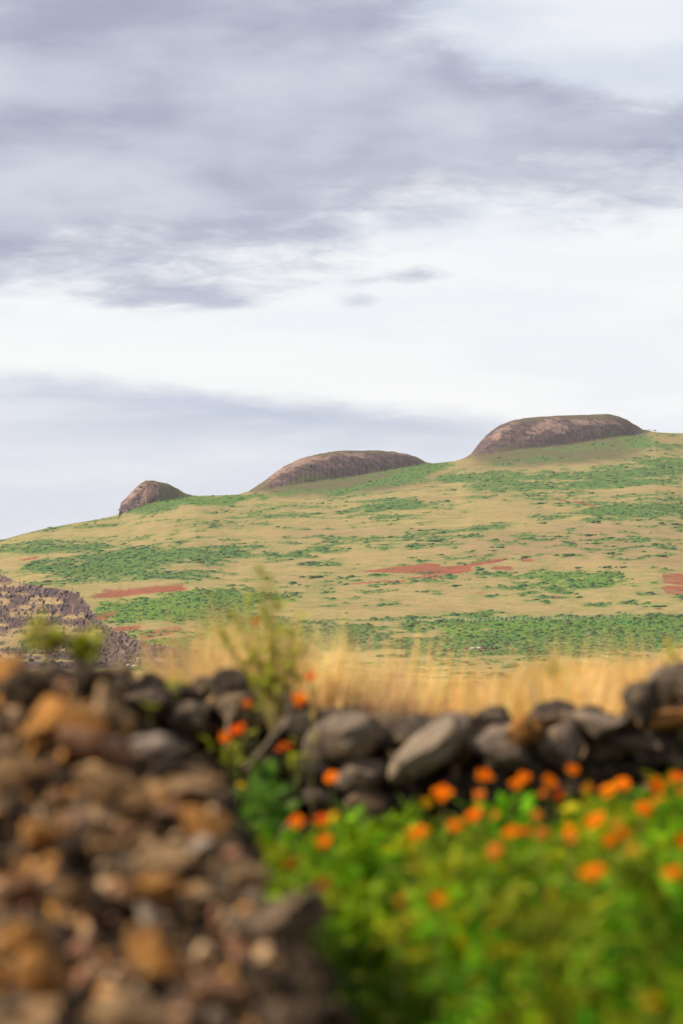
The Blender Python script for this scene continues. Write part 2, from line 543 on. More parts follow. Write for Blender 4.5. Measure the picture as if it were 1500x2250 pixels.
# resample every column so that its vertices lie evenly along what can be seen
NR = 560
P_d = np.empty((nC, NR)); P_z = np.empty((nC, NR)); P_dome = np.empty((nC, NR)); P_cl = np.empty((nC, NR))
rr = rowf(z_h)
for c in range(nC):
    step = np.abs(np.diff(rr[c])) + 0.02 * np.diff(dd) * (dd[1:] < 4700) + 0.003 * np.diff(dd)
    s = np.concatenate([[0], np.cumsum(step)])
    u = np.linspace(0, s[-1], NR)
    P_d[c] = np.interp(u, s, dd)
    P_z[c] = np.interp(P_d[c], dd, z_h[c])
    P_dome[c] = np.interp(P_d[c], dd, dome_w[c])
    P_cl[c] = np.interp(P_d[c], dd, on_cliff[c].astype(float))
P_x = (cols[:, None] - 750) / F * P_d
relief = (fbm(P_x / 14, P_d / 14, 4, 0.55, True) - 0.6)
P_z = P_z + 9.0 * relief * P_dome * (1 - 0.92 * P_dome) + 1.2 * (fbm(P_x / 90, P_d / 90, 4) - 0.5) * sstep(1650, 1900, P_d)
PX = np.broadcast_to(cols[:, None], P_d.shape)
PY = E - (P_z - ZC) / P_d * F


def patch(lst):
    g = np.zeros_like(PX)
    for cx, cy, rx, ry, amp, *tl in lst:
        tilt = tl[0] if tl else -0.05
        a = (PX - cx) / rx
        b = (PY - cy - tilt * (PX - cx)) / ry
        g = np.maximum(g, amp * np.exp(-((a * a) ** 1.5 + (b * b) ** 1.5)))
    return g


GREEN = [(345, 1112, 60, 18, .95, -.2), (430, 1101, 90, 12, .95, 0), (530, 1096, 90, 10, .85, -.05), (640, 1084, 110, 9, .6, -.12), (800, 1068, 110, 10, .7, -.25),
         (930, 1032, 80, 17, .95, -.3), (1000, 1050, 60, 14, .6), (1160, 1058, 190, 30, .72, -.05), (1350, 1045, 160, 34, .70, -.1), (1460, 1030, 120, 40, .72), (1100, 1020, 60, 10, .4, -.1),
         (1400, 1118, 170, 22, .80, -.05), (1210, 1088, 130, 16, .6), (1080, 1158, 75, 12, .72, -.1), (1210, 1140, 70, 9, .6), (1340, 1140, 60, 9, .6), (1400, 970, 60, 20, .7, .1), (1470, 985, 90, 14, .6, 0),
         (1320, 975, 60, 9, .6), (860, 1108, 95, 17, .72), (880, 1136, 75, 11, .7), (740, 1120, 110, 12, .52), (620, 1130, 110, 14, .5), (540, 1145, 100, 14, .5), (440, 1158, 90, 13, .58), (320, 1180, 70, 9, .4),
         (975, 1165, 110, 12, .6), (970, 1195, 90, 10, .5), (60, 1196, 120, 10, .55, -.12), (40, 1172, 60, 5, .6, -.2), (110, 1150, 50, 6, .5, -.2),
         (120, 1207, 150, 16, .72, -.02), (300, 1222, 200, 26, .74, .0), (480, 1218, 150, 24, .72), (620, 1222, 110, 16, .6), (260, 1252, 180, 26, .78), (110, 1240, 90, 22, .72, -.1), (420, 1262, 140, 16, .66),
         (700, 1240, 90, 9, .62), (560, 1262, 90, 9, .45), (330, 1340, 150, 34, 1.0, -.1), (480, 1330, 110, 40, .92, 0), (540, 1380, 120, 40, .85, 0), (360, 1418, 80, 18, .9, -.1), (300, 1392, 50, 8, .6),
         (600, 1310, 60, 12, .5), (700, 1335, 80, 8, .45), (1240, 1276, 150, 26, .70, 0), (1330, 1268, 70, 16, .8), (1110, 1262, 70, 8, .5), (1140, 1290, 40, 8, .45), (980, 1308, 60, 8, .45), (860, 1317, 60, 6, .45), (1300, 1296, 90, 8, .4),
         (1400, 1340, 60, 5, .55), (980, 1370, 180, 30, .80, 0), (1180, 1388, 260, 40, .90, 0), (1420, 1390, 200, 46, .92, 0), (1000, 1418, 200, 34, .88, 0), (760, 1400, 160, 44, .76, 0), (1250, 1425, 300, 24, .82, 0),
         (640, 1420, 120, 36, .7, 0), (940, 1460, 60, 4, .5, 0), (930, 1528, 90, 8, .6, 0), (300, 1470, 50, 5, .7, 0)]
RED = [(905, 1250, 62, 9, 1.0, -.10), (880, 1252, 80, 3.5, 1, -.04), (990, 1251, 56, 11, 1.0, -.14), (1050, 1238, 70, 4.5, 1.0, -.16), (940, 1268, 50, 3.0, .8, -.05), (1158, 1230, 16, 3.2, .9, 0), (1105, 1247, 22, 3.6, 1.0, 0), (1100, 1228, 22, 2, .8, -.1),
       (1490, 1270, 36, 12, 1.1, .05), (1485, 1297, 28, 10, 1.1, .05), (320, 1297, 110, 8, 1.1, -.06), (225, 1306, 40, 7, .8, -.1), (220, 1357, 34, 6, 1.0, -.25), (280, 1380, 38, 6, .85, -.05), (345, 1393, 50, 9, 1.0, -.2),
       (1285, 1106, 36, 2.6, .9, .22), (1240, 1100, 20, 2, .7, .15), (800, 1280, 56, 2.6, .75, -.08), (875, 1277, 24, 2.2, .8, -.08), (1060, 1302, 22, 2, .7), (1220, 1311, 20, 2, .7), (900, 1313, 26, 2, .6), (1390, 1266, 24, 1.6, .6),
       (450, 1438, 100, 5, .8, -.1), (620, 1440, 90, 4, .6, -.05), (900, 1487, 60, 3, .8, 0), (990, 1480, 60, 2.5, .5, 0), (60, 1228, 40, 3, .7, -.15)]
LUSH = [(980, 1030, 60, 12, .8, -.3), (700, 1076, 200, 8, .8, -.15), (330, 1330, 190, 50, .85, 0), (360, 1410, 90, 30, .95, 0), (1020, 1385, 60, 14, 1.0, 0), (1130, 1372, 60, 10, 1.0, 0), (1260, 1275, 150, 30, .6, 0), (1300, 1390, 400, 60, .5, 0),
        (450, 1100, 150, 14, .5, 0), (930, 1528, 100, 14, .8, 0), (500, 1380, 120, 60, .7, 0)]
ROSE = [(1250, 1200, 260, 26, .85, 0), (1100, 1195, 200, 18, .6, 0), (1350, 1160, 160, 16, .6, 0), (750, 1175, 160, 20, .4, 0), (1450, 1225, 120, 20, .5, 0), (1150, 1010, 120, 10, .5, 0), (1180, 1390, 70, 10, .6, 0), (1050, 1412, 60, 6, .6, 0)]
xs, ys_ = P_x, P_d
nG = fbm(xs / 60, ys_ / 60 + 5, 5, 0.65) * 0.5 + fbm(xs / 9 + 31, ys_ / 14, 3, 0.6) * 0.5
G0 = np.maximum(patch(GREEN) * 1.04, 0.32)
vG = G0 - 0.03 - (0.5 + (nG - 0.5) * 2.1)
green = sstep(-0.05, 0.07, vG)
softg = 0.38 * sstep(-0.42, 0.02, vG)
red = sstep(0.36, 0.54, patch(RED) + (fbm(xs / 24 + 7, ys_ / 40, 4, .6) - 0.5) * 1.3 * (patch(RED) > .03))
lush = np.clip(patch(LUSH) + (fbm(xs / 50, ys_ / 50 + 60, 3) - 0.5) * 0.6, 0, 1)
rose = np.clip(patch(ROSE) + (fbm(xs / 120, ys_ / 120, 3) - 0.5) * 0.5, 0, 1)
# rock: steep dome faces, cliff crags, shore
shore = patch([(330, 1461, 170, 9, 1.2, 0), (240, 1430, 60, 26, 1.1, .3), (80, 1462, 260, 9, 1.0, 0), (-200, 1460, 200, 14, 1, 0)]) * (P_d < d_edge[:, None])
rough = fbm(xs / 11 + 3, PY / 9.0, 4, 0.6)
band = fbm(xs / 34, PY / 7.0 + 12, 4, 0.6)
topband = np.clip(1 - (PY - e_row[:, None]) / 60, 0, 1)
cliffrock = P_cl * sstep(0.39, 0.52, 0.5 * rough + 0.5 * band + 0.13 * topband + 0.06 * (PX > 130) - 0.05)
shorerock = sstep(0.35, 0.6, shore * (0.4 + rough))
dface = patch([(305, 1095, 46, 32, 1.3, -.5), (760, 1020, 140, 28, 1.05, -.03), (640, 1034, 62, 28, 1.05, -.55), (880, 1012, 60, 20, 1.0, .15), (1220, 950, 140, 34, 1.15, -.06), (1085, 964, 54, 34, 1.2, -.5), (1360, 936, 60, 20, 1.0, .25)]) * sstep(0.02, 0.2, P_dome)
drock = sstep(0.30, 0.78, dface + (rough - 0.5) * 0.9)
apron = np.clip(patch([(760, 1054, 200, 32, 1.1, -.08), (1230, 988, 210, 34, 1.1, -.05), (390, 1078, 40, 20, 1, .3)]), 0, 1)
rockm = np.clip(np.maximum.reduce([cliffrock, shorerock, drock]), 0, 1)
pale_d = patch([(600, 1040, 50, 14, .7, -.8), (690, 1008, 60, 9, .9, -.2), (770, 998, 40, 6, 1.0, .1), (650, 1022, 40, 8, .7, -.4), (1105, 945, 40, 8, .8, -.5), (1090, 960, 20, 12, .5, -.5), (1190, 938, 40, 12, 1.1, -.5), (1220, 930, 24, 10, 1.1, .4),
                (1290, 928, 44, 7, 1.0, .05), (1350, 928, 30, 5, .7, .2), (330, 1082, 26, 16, 1.3, -.9), (300, 1076, 36, 10, 1.0, -.9), (1230, 947, 18, 7, .8, .2), (880, 995, 50, 4, .7, .1)])
pale = np.clip(sstep(0.25, 0.75, pale_d + (fbm(xs / 8, PY / 5.0, 4, .6) - 0.5) * 1.0) + 0.10 * P_dome, 0, 1)
grn = np.clip(green * (1 - P_cl) * (1 - shorerock), 0, 1) * (1 - 0.75 * sstep(0.05, 0.3, P_dome) * (1 - patch([(410, 1085, 50, 14, 1, .3)]))) * (P_d > 1650 - 1300 * (PX > 500))
grn = np.where((P_d < 1650) & (PX <= 500), green * sstep(.3, .6, patch([(300, 1471, 80, 4, 1, 0)])), grn)
tone = np.clip(rose + 0.75 * apron, 0, 1)
cover = np.stack([np.clip(np.maximum(grn, softg * (1 - P_cl) * (1 - P_dome) * (1 - shorerock)) + 0.15 * apron * sstep(.45, .65, nG), 0, 1), red * (1 - P_dome), rockm, np.ones_like(grn)], -1)
olive = np.clip(sstep(0.05, 0.35, P_dome + 0.42 * apron + (rough - .5) * .25), 0, 1)
tonea = np.stack([np.clip(tone + 0.5 * P_cl, 0, 1), pale, lush * (1 - apron), olive], -1)
idx = np.arange(nC * NR).reshape(nC, NR)
quads = np.stack([idx[:-1, :-1], idx[1:, :-1], idx[1:, 1:], idx[:-1, 1:]], -1).reshape(-1, 4)
# eroded red earth lies a little below the turf
P_z = P_z - 0.4 * red * (P_d > 1650)
P_z = P_z - 1.1 * (1 - sstep(255, 420, P_d))          # the near end slips under the ground sheet
HV = np.stack([P_x, P_d, P_z], -1)
hill = link('hillside', np_mesh('hillside', HV.reshape(-1, 3), quads, M_land, True, {'cover': cover.reshape(-1, 4), 'tone': tonea.reshape(-1, 4)}))
tag(hill, kind='structure')


def on_hill(px, py, lo=300):
    """where the sight line of a photo pixel meets the hillside"""
    c = int(np.argmin(np.abs(cols - px)))
    vis = (PY[c] <= py) & (P_d[c] > lo)
    k = int(np.argmax(vis)) if vis.any() else int(np.argmin(PY[c]))
    d = P_d[c, k]
    return Vector(((px - 750) / F * d, d, P_z[c, k]))


# ------------------------------------------------------------------ scrub: the matted green bushes that cover the slope
def dome_template(seg=6, rings=2):
    v, f = [], []
    for r_ in range(rings):
        a = r_ / rings * math.pi / 2
        for s in range(seg):
            b = (s + 0.5 * r_) / seg * 2 * math.pi
            v.append((math.cos(a) * math.cos(b), math.cos(a) * math.sin(b), math.sin(a)))
    v.append((0, 0, 1))
    for r_ in range(rings - 1):
        for s in range(seg):
            a, b = r_ * seg + s, r_ * seg + (s + 1) % seg
            f += [(a, b, b + seg), (a, b + seg, a + seg)]
    for s in range(seg):
        f.append(((rings - 1) * seg + s, (rings - 1) * seg + (s + 1) % seg, rings * seg))
    return np.array(v), np.array(f)


def scatter_scrub(n, mask):
    wgt = (mask[:-1, :-1] * (PX[:-1, :-1] > -80) * (PX[:-1, :-1] < 1580)).ravel()
    area = np.abs(np.diff(PY, axis=1))[:-1].ravel() + 0.05
    pr = wgt * area
    pr /= pr.sum()
    k = rng.choice(len(pr), n, p=pr)
    ci, ri = np.unravel_index(k, (nC - 1, NR - 1))
    a, b = rng.random(n), rng.random(n)
    p = (HV[ci, ri] * ((1 - a) * (1 - b))[:, None] + HV[ci + 1, ri] * (a * (1 - b))[:, None] + HV[ci, ri + 1] * ((1 - a) * b)[:, None] + HV[ci + 1, ri + 1] * (a * b)[:, None])
    return p, lush[ci, ri]


tv, tf = dome_template()
pts, lu = scatter_scrub(42000, np.clip(grn, 0, 1) ** 1.5)
n = len(pts)
sc = np.clip(np.exp(rng.normal(-.35, .45, n)), .3, 2.2)
Rm = rot_zyx(rng.random(n) * 6.28, rng.normal(0, .1, n), rng.normal(0, .1, n))
Rm = Rm * np.stack([sc * rng.uniform(.9, 1.7, n), sc * rng.uniform(.9, 1.7, n), sc * rng.uniform(.38, .7, n)], -1)[:, None, :]
tc_ = np.stack([rng.uniform(.6, 1.5, n) * (1 + .6 * lu), rng.uniform(.7, 1.3, n) * (1 + .5 * lu), rng.uniform(.8, 1.3, n)], -1)
scrub = link('scrub_cover', merged('scrub_cover', tv, tf, Rm, pts - np.array([0, 0, .15]), M_scrub, tc_, True))
tag(scrub, 'matted green scrub spread over the hillside', None, None, 'stuff')


def clump_mesh(name, k, spread, size, mat, flat=0.6):
    r2 = np.random.default_rng(sum(map(ord, name)) + k)
    T = np.stack([r2.normal(0, spread[0], k), r2.normal(0, spread[1], k), np.full(k, -0.1)], -1)
    s_ = r2.uniform(.6, 1.2, k) * size
    Q = rot_zyx(r2.random(k) * 6.28, r2.normal(0, .15, k), r2.normal(0, .15, k)) * np.stack([s_, s_, s_ * flat], -1)[:, None, :]
    c_ = np.stack([r2.uniform(1.1, 1.8, k), r2.uniform(1.1, 1.6, k), r2.uniform(.9, 1.3, k)], -1)
    return merged(name, tv, tf, Q, T, mat, c_, True)


LONE = [(1096, 1204, 34), (1083, 1211, 26), (1222, 1179, 20), (1192, 1179, 14), (1293, 1177, 32), (1289, 1188, 28), (1308, 1195, 50), (1338, 1184, 20), (1362, 1188, 18), (1347, 1202, 16), (1365, 1205, 10), (1392, 1192, 18),
        (1338, 1216, 26), (1247, 1221, 48), (1153, 1224, 28), (1447, 1222, 50), (1370, 1238, 18), (1330, 1247, 26), (1367, 1247, 28), (1268, 1249, 22), (1060, 1269, 22), (1355, 1153, 28), (1305, 1148, 30), (1402, 1143, 28), (1188, 1106, 24),
        (950, 1188, 60), (903, 1225, 22), (967, 1220, 16), (693, 1269, 56), (730, 1193, 18), (673, 1183, 16), (650, 1196, 20), (900, 1202, 20), (780, 1180, 20), (1000, 1287, 26), (930, 1302, 30), (1440, 1334, 60), (1190, 1150, 22), (1480, 1153, 30), (1020, 1240, 12)]
meshes = [clump_mesh('lone_shrub', 14 + i, (2.4, 4.5), 2.0, M_scrub) for i in range(5)]
for i, (px, py, wd) in enumerate(LONE):
    p = on_hill(px, py, 1650)
    o = link('shrub', meshes[i % 5], None, p)
    s_ = wd / F * p.y / 10.5
    o.scale = (s_, s_ * 1.2, min(s_, 1.0) * 0.75)
    tag(o, 'low green shrub standing alone in the dry grass of the far hillside', 'shrub', 'lone shrubs on the far hillside')

# rocks sticking out of the cliff and the shore: countless, one mass
cm = np.clip(cliffrock + shorerock * (P_d > 900), 0, 1)
pts, _ = scatter_scrub(2200, cm)
n = len(pts)
sc = np.clip(np.exp(rng.normal(-0.45, .6, n)), .2, 1.5)
Rm = rot_zyx(rng.random(n) * 6.28, rng.normal(0, .5, n), rng.normal(0, .5, n)) * np.stack([sc * rng.uniform(.7, 1.4, n), sc * rng.uniform(.7, 1.4, n), sc * rng.uniform(.8, 1.6, n)], -1)[:, None, :]


def b_crag(t, p, out):
    a = t.node('ShaderNodeAttribute', attribute_name='tint')
    pos = t.node('ShaderNodeNewGeometry').outputs['Position']
    t.put(p.inputs['Base Color'], t.mix(1.0, t.mix(t.noise(pos, 0.8, 4, .6), (0.05, 0.04, 0.045), (0.12, 0.09, 0.085)), a.outputs['Color'], 'MULTIPLY'))


M_crag = pmat('cliff_rock', b_crag, 1.0, 0.05)
tint = np.ones((n, 3)) * rng.uniform(.6, 1.6, n)[:, None]
crags = link('cliff_rocks', merged('cliff_rocks', tv, tf, Rm, pts - np.array([0, 0, .4]), M_crag, tint, False))
tag(crags, 'dark broken rock of the sea cliff and shore', None, None, 'stuff')


# ------------------------------------------------------------------ stones
def rock_mesh(name, seed, subdiv=3, cuts=8, rough=1.0):
    r2 = random.Random(seed)
    bm = bmesh.new()
    bmesh.ops.create_icosphere(bm, subdivisions=subdiv, radius=1.0)
    planes = []
    for _ in range(cuts):
        nrm = Vector((r2.gauss(0, 1), r2.gauss(0, 1), r2.gauss(0, 1))).normalized()
        planes.append((nrm, r2.uniform(0.42, 0.8)))
    from mathutils import noise as mn
    for v in bm.verts:
        for nrm, h in planes:
            k = v.co.dot(nrm)
            if k > h:
                v.co -= nrm * (k - h) * 0.95
        p = v.co * 2.2 + Vector((seed, 0, 0))
        v.co *= 1 + rough * (.16 * mn.noise(p) + .10 * mn.noise(p * 2.6))
    me = bpy.data.meshes.new(name)
    bm.to_mesh(me)
    bm.free()
    me.materials.append(M_stone)
    return me


ROCKS = [rock_mesh('stone', 100 + i) for i in range(16)]
BLOCKS = [rock_mesh('stone', 300 + i, 3, 13, .35) for i in range(12)]
SHARDS = [rock_mesh('stone', 500 + i, 3, 10, .7) for i in range(14)]


def stone(parent, loc, size, rot, color, mesh=None):
    o = link('stone', mesh or random.choice(ROCKS), parent)
    o.location = Vector(loc) - parent.location
    o.scale = size
    o.rotation_euler = rot
    o.color = (*color, 1)
    return o


DARK, GREYB, BROWN, ORANGE, TAN, PALE, RUST = (0.045, 0.032, 0.022), (0.16, 0.115, 0.075), (0.26, 0.15, 0.066), (0.52, 0.24, 0.06), (0.48, 0.31, 0.16), (0.62, 0.50, 0.40), (0.25, 0.12, 0.065)

# near wall: a tumbled dry-stone wall that comes towards the camera on the left
near = link('rubble_wall', None, None, (-0.35, 6.6, 0.0))
tag(near, 'tumbled wall of brown and orange lava stones nearest to the camera', 'stone wall')
ROWD = [(1452, 8.0), (1640, 7.2), (2250, 5.3), (2420, 4.9)]
d_of_row = lambda py: ip(ROWD, py)
row_of_d = lambda d: np.interp(d, [4.9, 5.3, 7.2, 8.0], [2420, 2250, 1640, 1462])
edge_px = lambda d: np.interp(d, [4.7, 5.3, 5.7, 6.2, 6.6, 7.0, 7.2, 7.35, 7.6, 8.0, 8.3], [740, 695, 640, 585, 520, 480, 455, 400, 280, 225, 190])


def near_top(d):
    return ZC + (E - float(row_of_d(d))) / F * d


# packed core under the stones
cv, cf = [], []
dl = np.linspace(4.7, 8.3, 37)
for i, d in enumerate(dl):
    xr = (edge_px(d) - 750) / F * d - 0.05
    zt = near_top(min(max(d, 4.95), 8.0)) - 0.075
    prof = [(-1.7, 0.0), (-1.6, zt), (xr - 0.05, zt), (xr, zt - 0.07), (xr + 0.03, 0.02)]
    cv += [(x, d, z + (0.02 * random.uniform(-1, 1) if 0 < j < 4 else 0)) for j, (x, z) in enumerate(prof)]
for i in range(len(dl) - 1):
    for j in range(4):
        a = i * 5 + j
        cf.append((a, a + 1, a + 6, a + 5))
cv = np.array(cv) - np.array(near.location)
link('wall_core', np_mesh('wall_core', cv, np.array(cf), M_core), near)
SPEC = [  # photo pixel of the middle, width, height, colour
    (92, 1832, 125, 75, ORANGE), (345, 1632, 95, 55, PALE), (122, 1592, 190, 120, ORANGE), (238, 1558, 84, 110, TAN), (60, 1500, 150, 80, DARK), (200, 1490, 120, 70, DARK), (20, 1480, 120, 60, ORANGE),
    (375, 1888, 125, 75, TAN), (447, 1862, 84, 64, PALE), (450, 1802, 130, 60, ORANGE), (330, 1955, 130, 80, ORANGE), (620, 2010, 190, 110, GREYB), (560, 1925, 120, 80, TAN), (345, 2095, 150, 110, ORANGE),
    (105, 2135, 120, 110, ORANGE), (300, 2225, 160, 100, TAN), (500, 2170, 160, 70, RUST), (330, 2010, 60, 50, PALE), (230, 1720, 150, 80, BROWN), (300, 1760, 90, 70, BROWN), (440, 1740, 110, 70, TAN), (220, 1640, 160, 60, RUST),
    (60, 1700, 130, 80, BROWN), (150, 1960, 130, 90, BROWN), (50, 1960, 110, 90, RUST), (170, 1870, 90, 90, DARK), (40, 2060, 120, 80, ORANGE), (590, 2160, 150, 120, DARK), (680, 2130, 120, 130, DARK), (640, 2240, 180, 120, DARK), (720, 2230, 120, 130, DARK)]  # the closing DARK stones carry the flank's shadow in their colour
placed = []
for px, py, wd, ht, c in SPEC:
    d = float(d_of_row(py + ht * 0.2)) - 0.03
    p = at(px, py, d)
    s_ = d / F / 2 * 1.25
    stone(near, p, (wd * s_, max(wd, ht) * s_ * 0.8, ht * s_), (random.uniform(-.3, .3), random.uniform(-.25, .25), random.uniform(-.6, .6)), c, random.choice(SHARDS))
    placed.append((p.x, p.y, wd * s_))
palette = [BROWN, BROWN, BROWN, GREYB, GREYB, GREYB, DARK, DARK, ORANGE, TAN, TAN, RUST]
d = 4.95
n_near = len(placed)
while d < 8.15:
    xl = -0.105 * d - 0.06
    xr = (float(edge_px(d)) - 750) / F * d - 0.02
    x = xl + random.uniform(0, .06)
    while x < xr + 0.01:
        wv = random.choice((random.uniform(.03, .045), random.uniform(0.035, 0.075)))
        if not any(abs(x - a) < 0.75 * r_ + 0.3 * wv and abs(d - b) < 0.07 for a, b, r_ in placed):
            hh = wv * random.uniform(.5, 1.0)
            stone(near, (x + wv * .5, d + random.uniform(-.035, .035), near_top(min(max(d, 4.95), 8.0)) - 0.05 + random.uniform(-.055, .032)), (wv * random.uniform(1, 1.35), wv * random.uniform(.8, 1.1), hh),
                  (random.uniform(-.3, .3), random.uniform(-.3, .3), random.choice([0, 3.14]) + random.uniform(-.5, .5)), random.choice(palette), random.choice(SHARDS))
            n_near += 1
        x += wv * 1.65
    # right flank: mostly dark stone colours, its shade put into the colour
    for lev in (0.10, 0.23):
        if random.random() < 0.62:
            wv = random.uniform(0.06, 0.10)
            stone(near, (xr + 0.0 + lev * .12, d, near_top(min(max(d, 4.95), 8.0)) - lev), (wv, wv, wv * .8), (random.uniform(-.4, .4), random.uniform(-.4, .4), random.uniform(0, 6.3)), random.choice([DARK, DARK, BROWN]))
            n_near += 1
    d += 0.112
print('near stones', n_near)
# chips and small broken pieces wedged between the stones
cvv = np.array([v.co for v in rock_mesh('chip', 77, 1, 6).vertices])
_cm = rock_mesh('chip', 77, 1, 6)
cff = np.array([list(p.vertices) for p in _cm.polygons])
n = 900
cd = rng.uniform(4.95, 8.0, n)
cx = -0.105 * cd - .05 + rng.random(n) * ((np.interp(cd, [4.7, 5.3, 5.7, 6.2, 6.6, 7.0, 7.2, 7.35, 7.6, 8.0, 8.3], [740, 695, 640, 585, 520, 480, 455, 400, 280, 225, 190]) - 750) / F * cd + 0.105 * cd + .05)
ct = ZC + (E - row_of_d(cd)) / F * cd
sz = np.exp(rng.normal(-4.1, .35, n))
Q = rot_zyx(rng.random(n) * 6.28, rng.normal(0, .6, n), rng.normal(0, .6, n)) * np.stack([sz * rng.uniform(.8, 1.6, n), sz, sz * rng.uniform(.5, 1, n)], -1)[:, None, :]
pal = np.array([BROWN, GREYB, DARK, DARK, ORANGE, TAN, RUST])
chips = link('stone_chips', merged('stone_chips', cvv, cff, Q, np.stack([cx, cd, ct - .035 + rng.uniform(-.02, .03, n)], -1) - np.array(near.location), None, pal[rng.integers(0, len(pal), n)]), near)
chips['kind'] = 'stuff'


def b_chip(t, p, out):
    t.put(p.inputs['Base Color'], t.node('ShaderNodeAttribute', attribute_name='tint').outputs['Color'])


chips.data.materials.append(pmat('stone_chip', b_chip, 0.95, 0.1))

# back wall: low dark lava-stone wall across the picture
back = link('stone_wall', None, None, (0, 12.5, 0.25))
tag(back, 'low dark grey lava stone wall behind the orange flowers', 'stone wall')
TOP = [(-700, 1462), (150, 1464), (240, 1476), (300, 1478), (380, 1492), (430, 1500), (455, 1486), (480, 1478), (515, 1482), (540, 1512), (640, 1532), (760, 1560), (850, 1575), (1000, 1574), (1200, 1562), (1345, 1570), (1375, 1530), (1400, 1500), (1440, 1530), (1470, 1490), (1540, 1470), (2000, 1480)]
BY = 12.2
bx = np.linspace(-1.9, 2.25, 84)
cv, cf = [], []
for x in bx:
    zt = ZC + (E - float(ip(TOP, 750 + x * F / BY))) / F * BY - 0.06
    cv += [(x, BY + .16, 0.1), (x, BY + .16, zt - .05), (x, BY + .30, zt - .02), (x, BY + .6, zt - .03), (x, BY + .75, 0.1)]
for i in range(len(bx) - 1):
    for j in range(4):
        a = i * 5 + j
        cf.append((a, a + 5, a + 6, a + 1))
link('wall_core', np_mesh('wall_core', np.array(cv) - np.array(back.location), np.array(cf), M_core), back)
BSPEC = [(1410, 1548, 80, 120, DARK, 0.1, 0), (1472, 1520, 100, 100, GREYB, 0.2, .06), (955, 1655, 200, 95, TAN, -.62, -.10), (1000, 1625, 120, 90, GREYB, -.5, -.05), (765, 1640, 175, 120, GREYB, -.25, -.06), (790, 1700, 110, 80, GREYB, -.9, -.08), (690, 1690, 90, 110, DARK, .2, -.05),
         (1095, 1640, 150, 120, GREYB, .2, -.05), (1150, 1608, 80, 64, ORANGE, .1, -.09), (1235, 1650, 110, 120, GREYB, -.1, -.03), (905, 1600, 140, 75, DARK, -.35, 0), (1005, 1588, 110, 46, GREYB, .1, -.02), (805, 1790, 100, 90, BROWN, .2, -.08), (720, 1750, 100, 80, DARK, .3, -.03),
         (505, 1522, 90, 92, DARK, .3, .02), (1320, 1592, 150, 52, GREYB, .05, 0), (1460, 1582, 130, 44, ORANGE, -.1, .02), (1420, 1625, 140, 60, GREYB, .1, .05), (1330, 1640, 110, 70, DARK, .1, .10), (1400, 1690, 130, 90, DARK, 0, .14), (1300, 1700, 100, 80, DARK, 0, .14),  # set-back DARK stones stand in for a shadowed void by their colour
         (1480, 1660, 90, 90, GREYB, 0, .06), (650, 1600, 110, 80, DARK, .1, 0), (600, 1670, 110, 90, DARK, 0, .02), (430, 1570, 120, 90, DARK, .1, 0), (330, 1540, 120, 80, DARK, 0, 0), (250, 1510, 110, 70, DARK, 0, 0), (380, 1640, 130, 90, DARK, 0, 0), (560, 1570, 90, 70, BROWN, .1, 0),
         (1060, 1720, 120, 60, DARK, 0, 0), (1170, 1700, 100, 80, DARK, 0, .02), (880, 1760, 110, 60, DARK, 0, 0)]
bplaced = []
BACKC = {DARK: (.085, .068, .056), GREYB: (.25, .195, .15), TAN: (.34, .27, .2), ORANGE: ORANGE, BROWN: (.2, .135, .085)}
for px, py, wd, ht, c, rt, dyy in BSPEC:
    p = at(px, py, BY + dyy)
    s_ = BY / F / 2 * 1.22
    stone(back, p, (wd * s_, max(wd * .8, ht * .8) * s_, ht * s_), (random.uniform(-.25, .25), rt, random.uniform(-.3, .3)), BACKC[c], random.choice(BLOCKS))
    bplaced.append((p.x, p.z, wd * s_, ht * s_))
x = -1.75
bpal = [BACKC[DARK], BACKC[DARK], BACKC[DARK], GREYB, GREYB, BACKC[BROWN]]
while x < 2.15:
    zt = ZC + (E - float(ip(TOP, 750 + x * F / BY))) / F * BY
    z = 0.30
    while z < zt - 0.03:
        wv, hv = random.uniform(.07, .115), random.uniform(.05, .085)
        zz = min(z + hv, zt - hv * .8)
        hit = any(abs(x - a) < .62 * r_ and abs(zz - b) < .62 * h_ for a, b, r_, h_ in bplaced)
        stone(back, (x + random.uniform(-.03, .03), BY + (.13 if hit else random.uniform(.0, .07)), zz), (wv, wv, hv), (random.uniform(-.3, .3), random.uniform(-.35, .35), random.uniform(0, 6.3)), random.choice(bpal), random.choice(BLOCKS))
        z += hv * 1.75
    # coping stones
    wv = random.uniform(.06, .1)
    stone(back, (x + random.uniform(-.03, .03), BY + random.uniform(.25, .5), zt - .03 + random.uniform(-.02, .012)), (wv, wv, wv * .7), (random.uniform(-.3, .3), random.uniform(-.3, .3), random.uniform(0, 6.3)), random.choice(bpal))
    x += random.uniform(.14, .18)

# ------------------------------------------------------------------ flower bed foliage
def leaf_template(bend=0.25):
    ys = [0, .3, .65, 1.0]
    ws = [.05, .5, .42, .03]
    v = []
    for y, wd in zip(ys, ws):
        z = -bend * y * y
        v += [(-wd, y, z + wd * .25), (wd, y, z + wd * .25)]
    f = [(2 * i, 2 * i + 1, 2 * i + 3, 2 * i + 2) for i in range(3)]
    return np.array(v), np.array(f)


lv, lf = leaf_template()
bed_top = lambda d: 0.515 + (d - 5.6) * 0.018
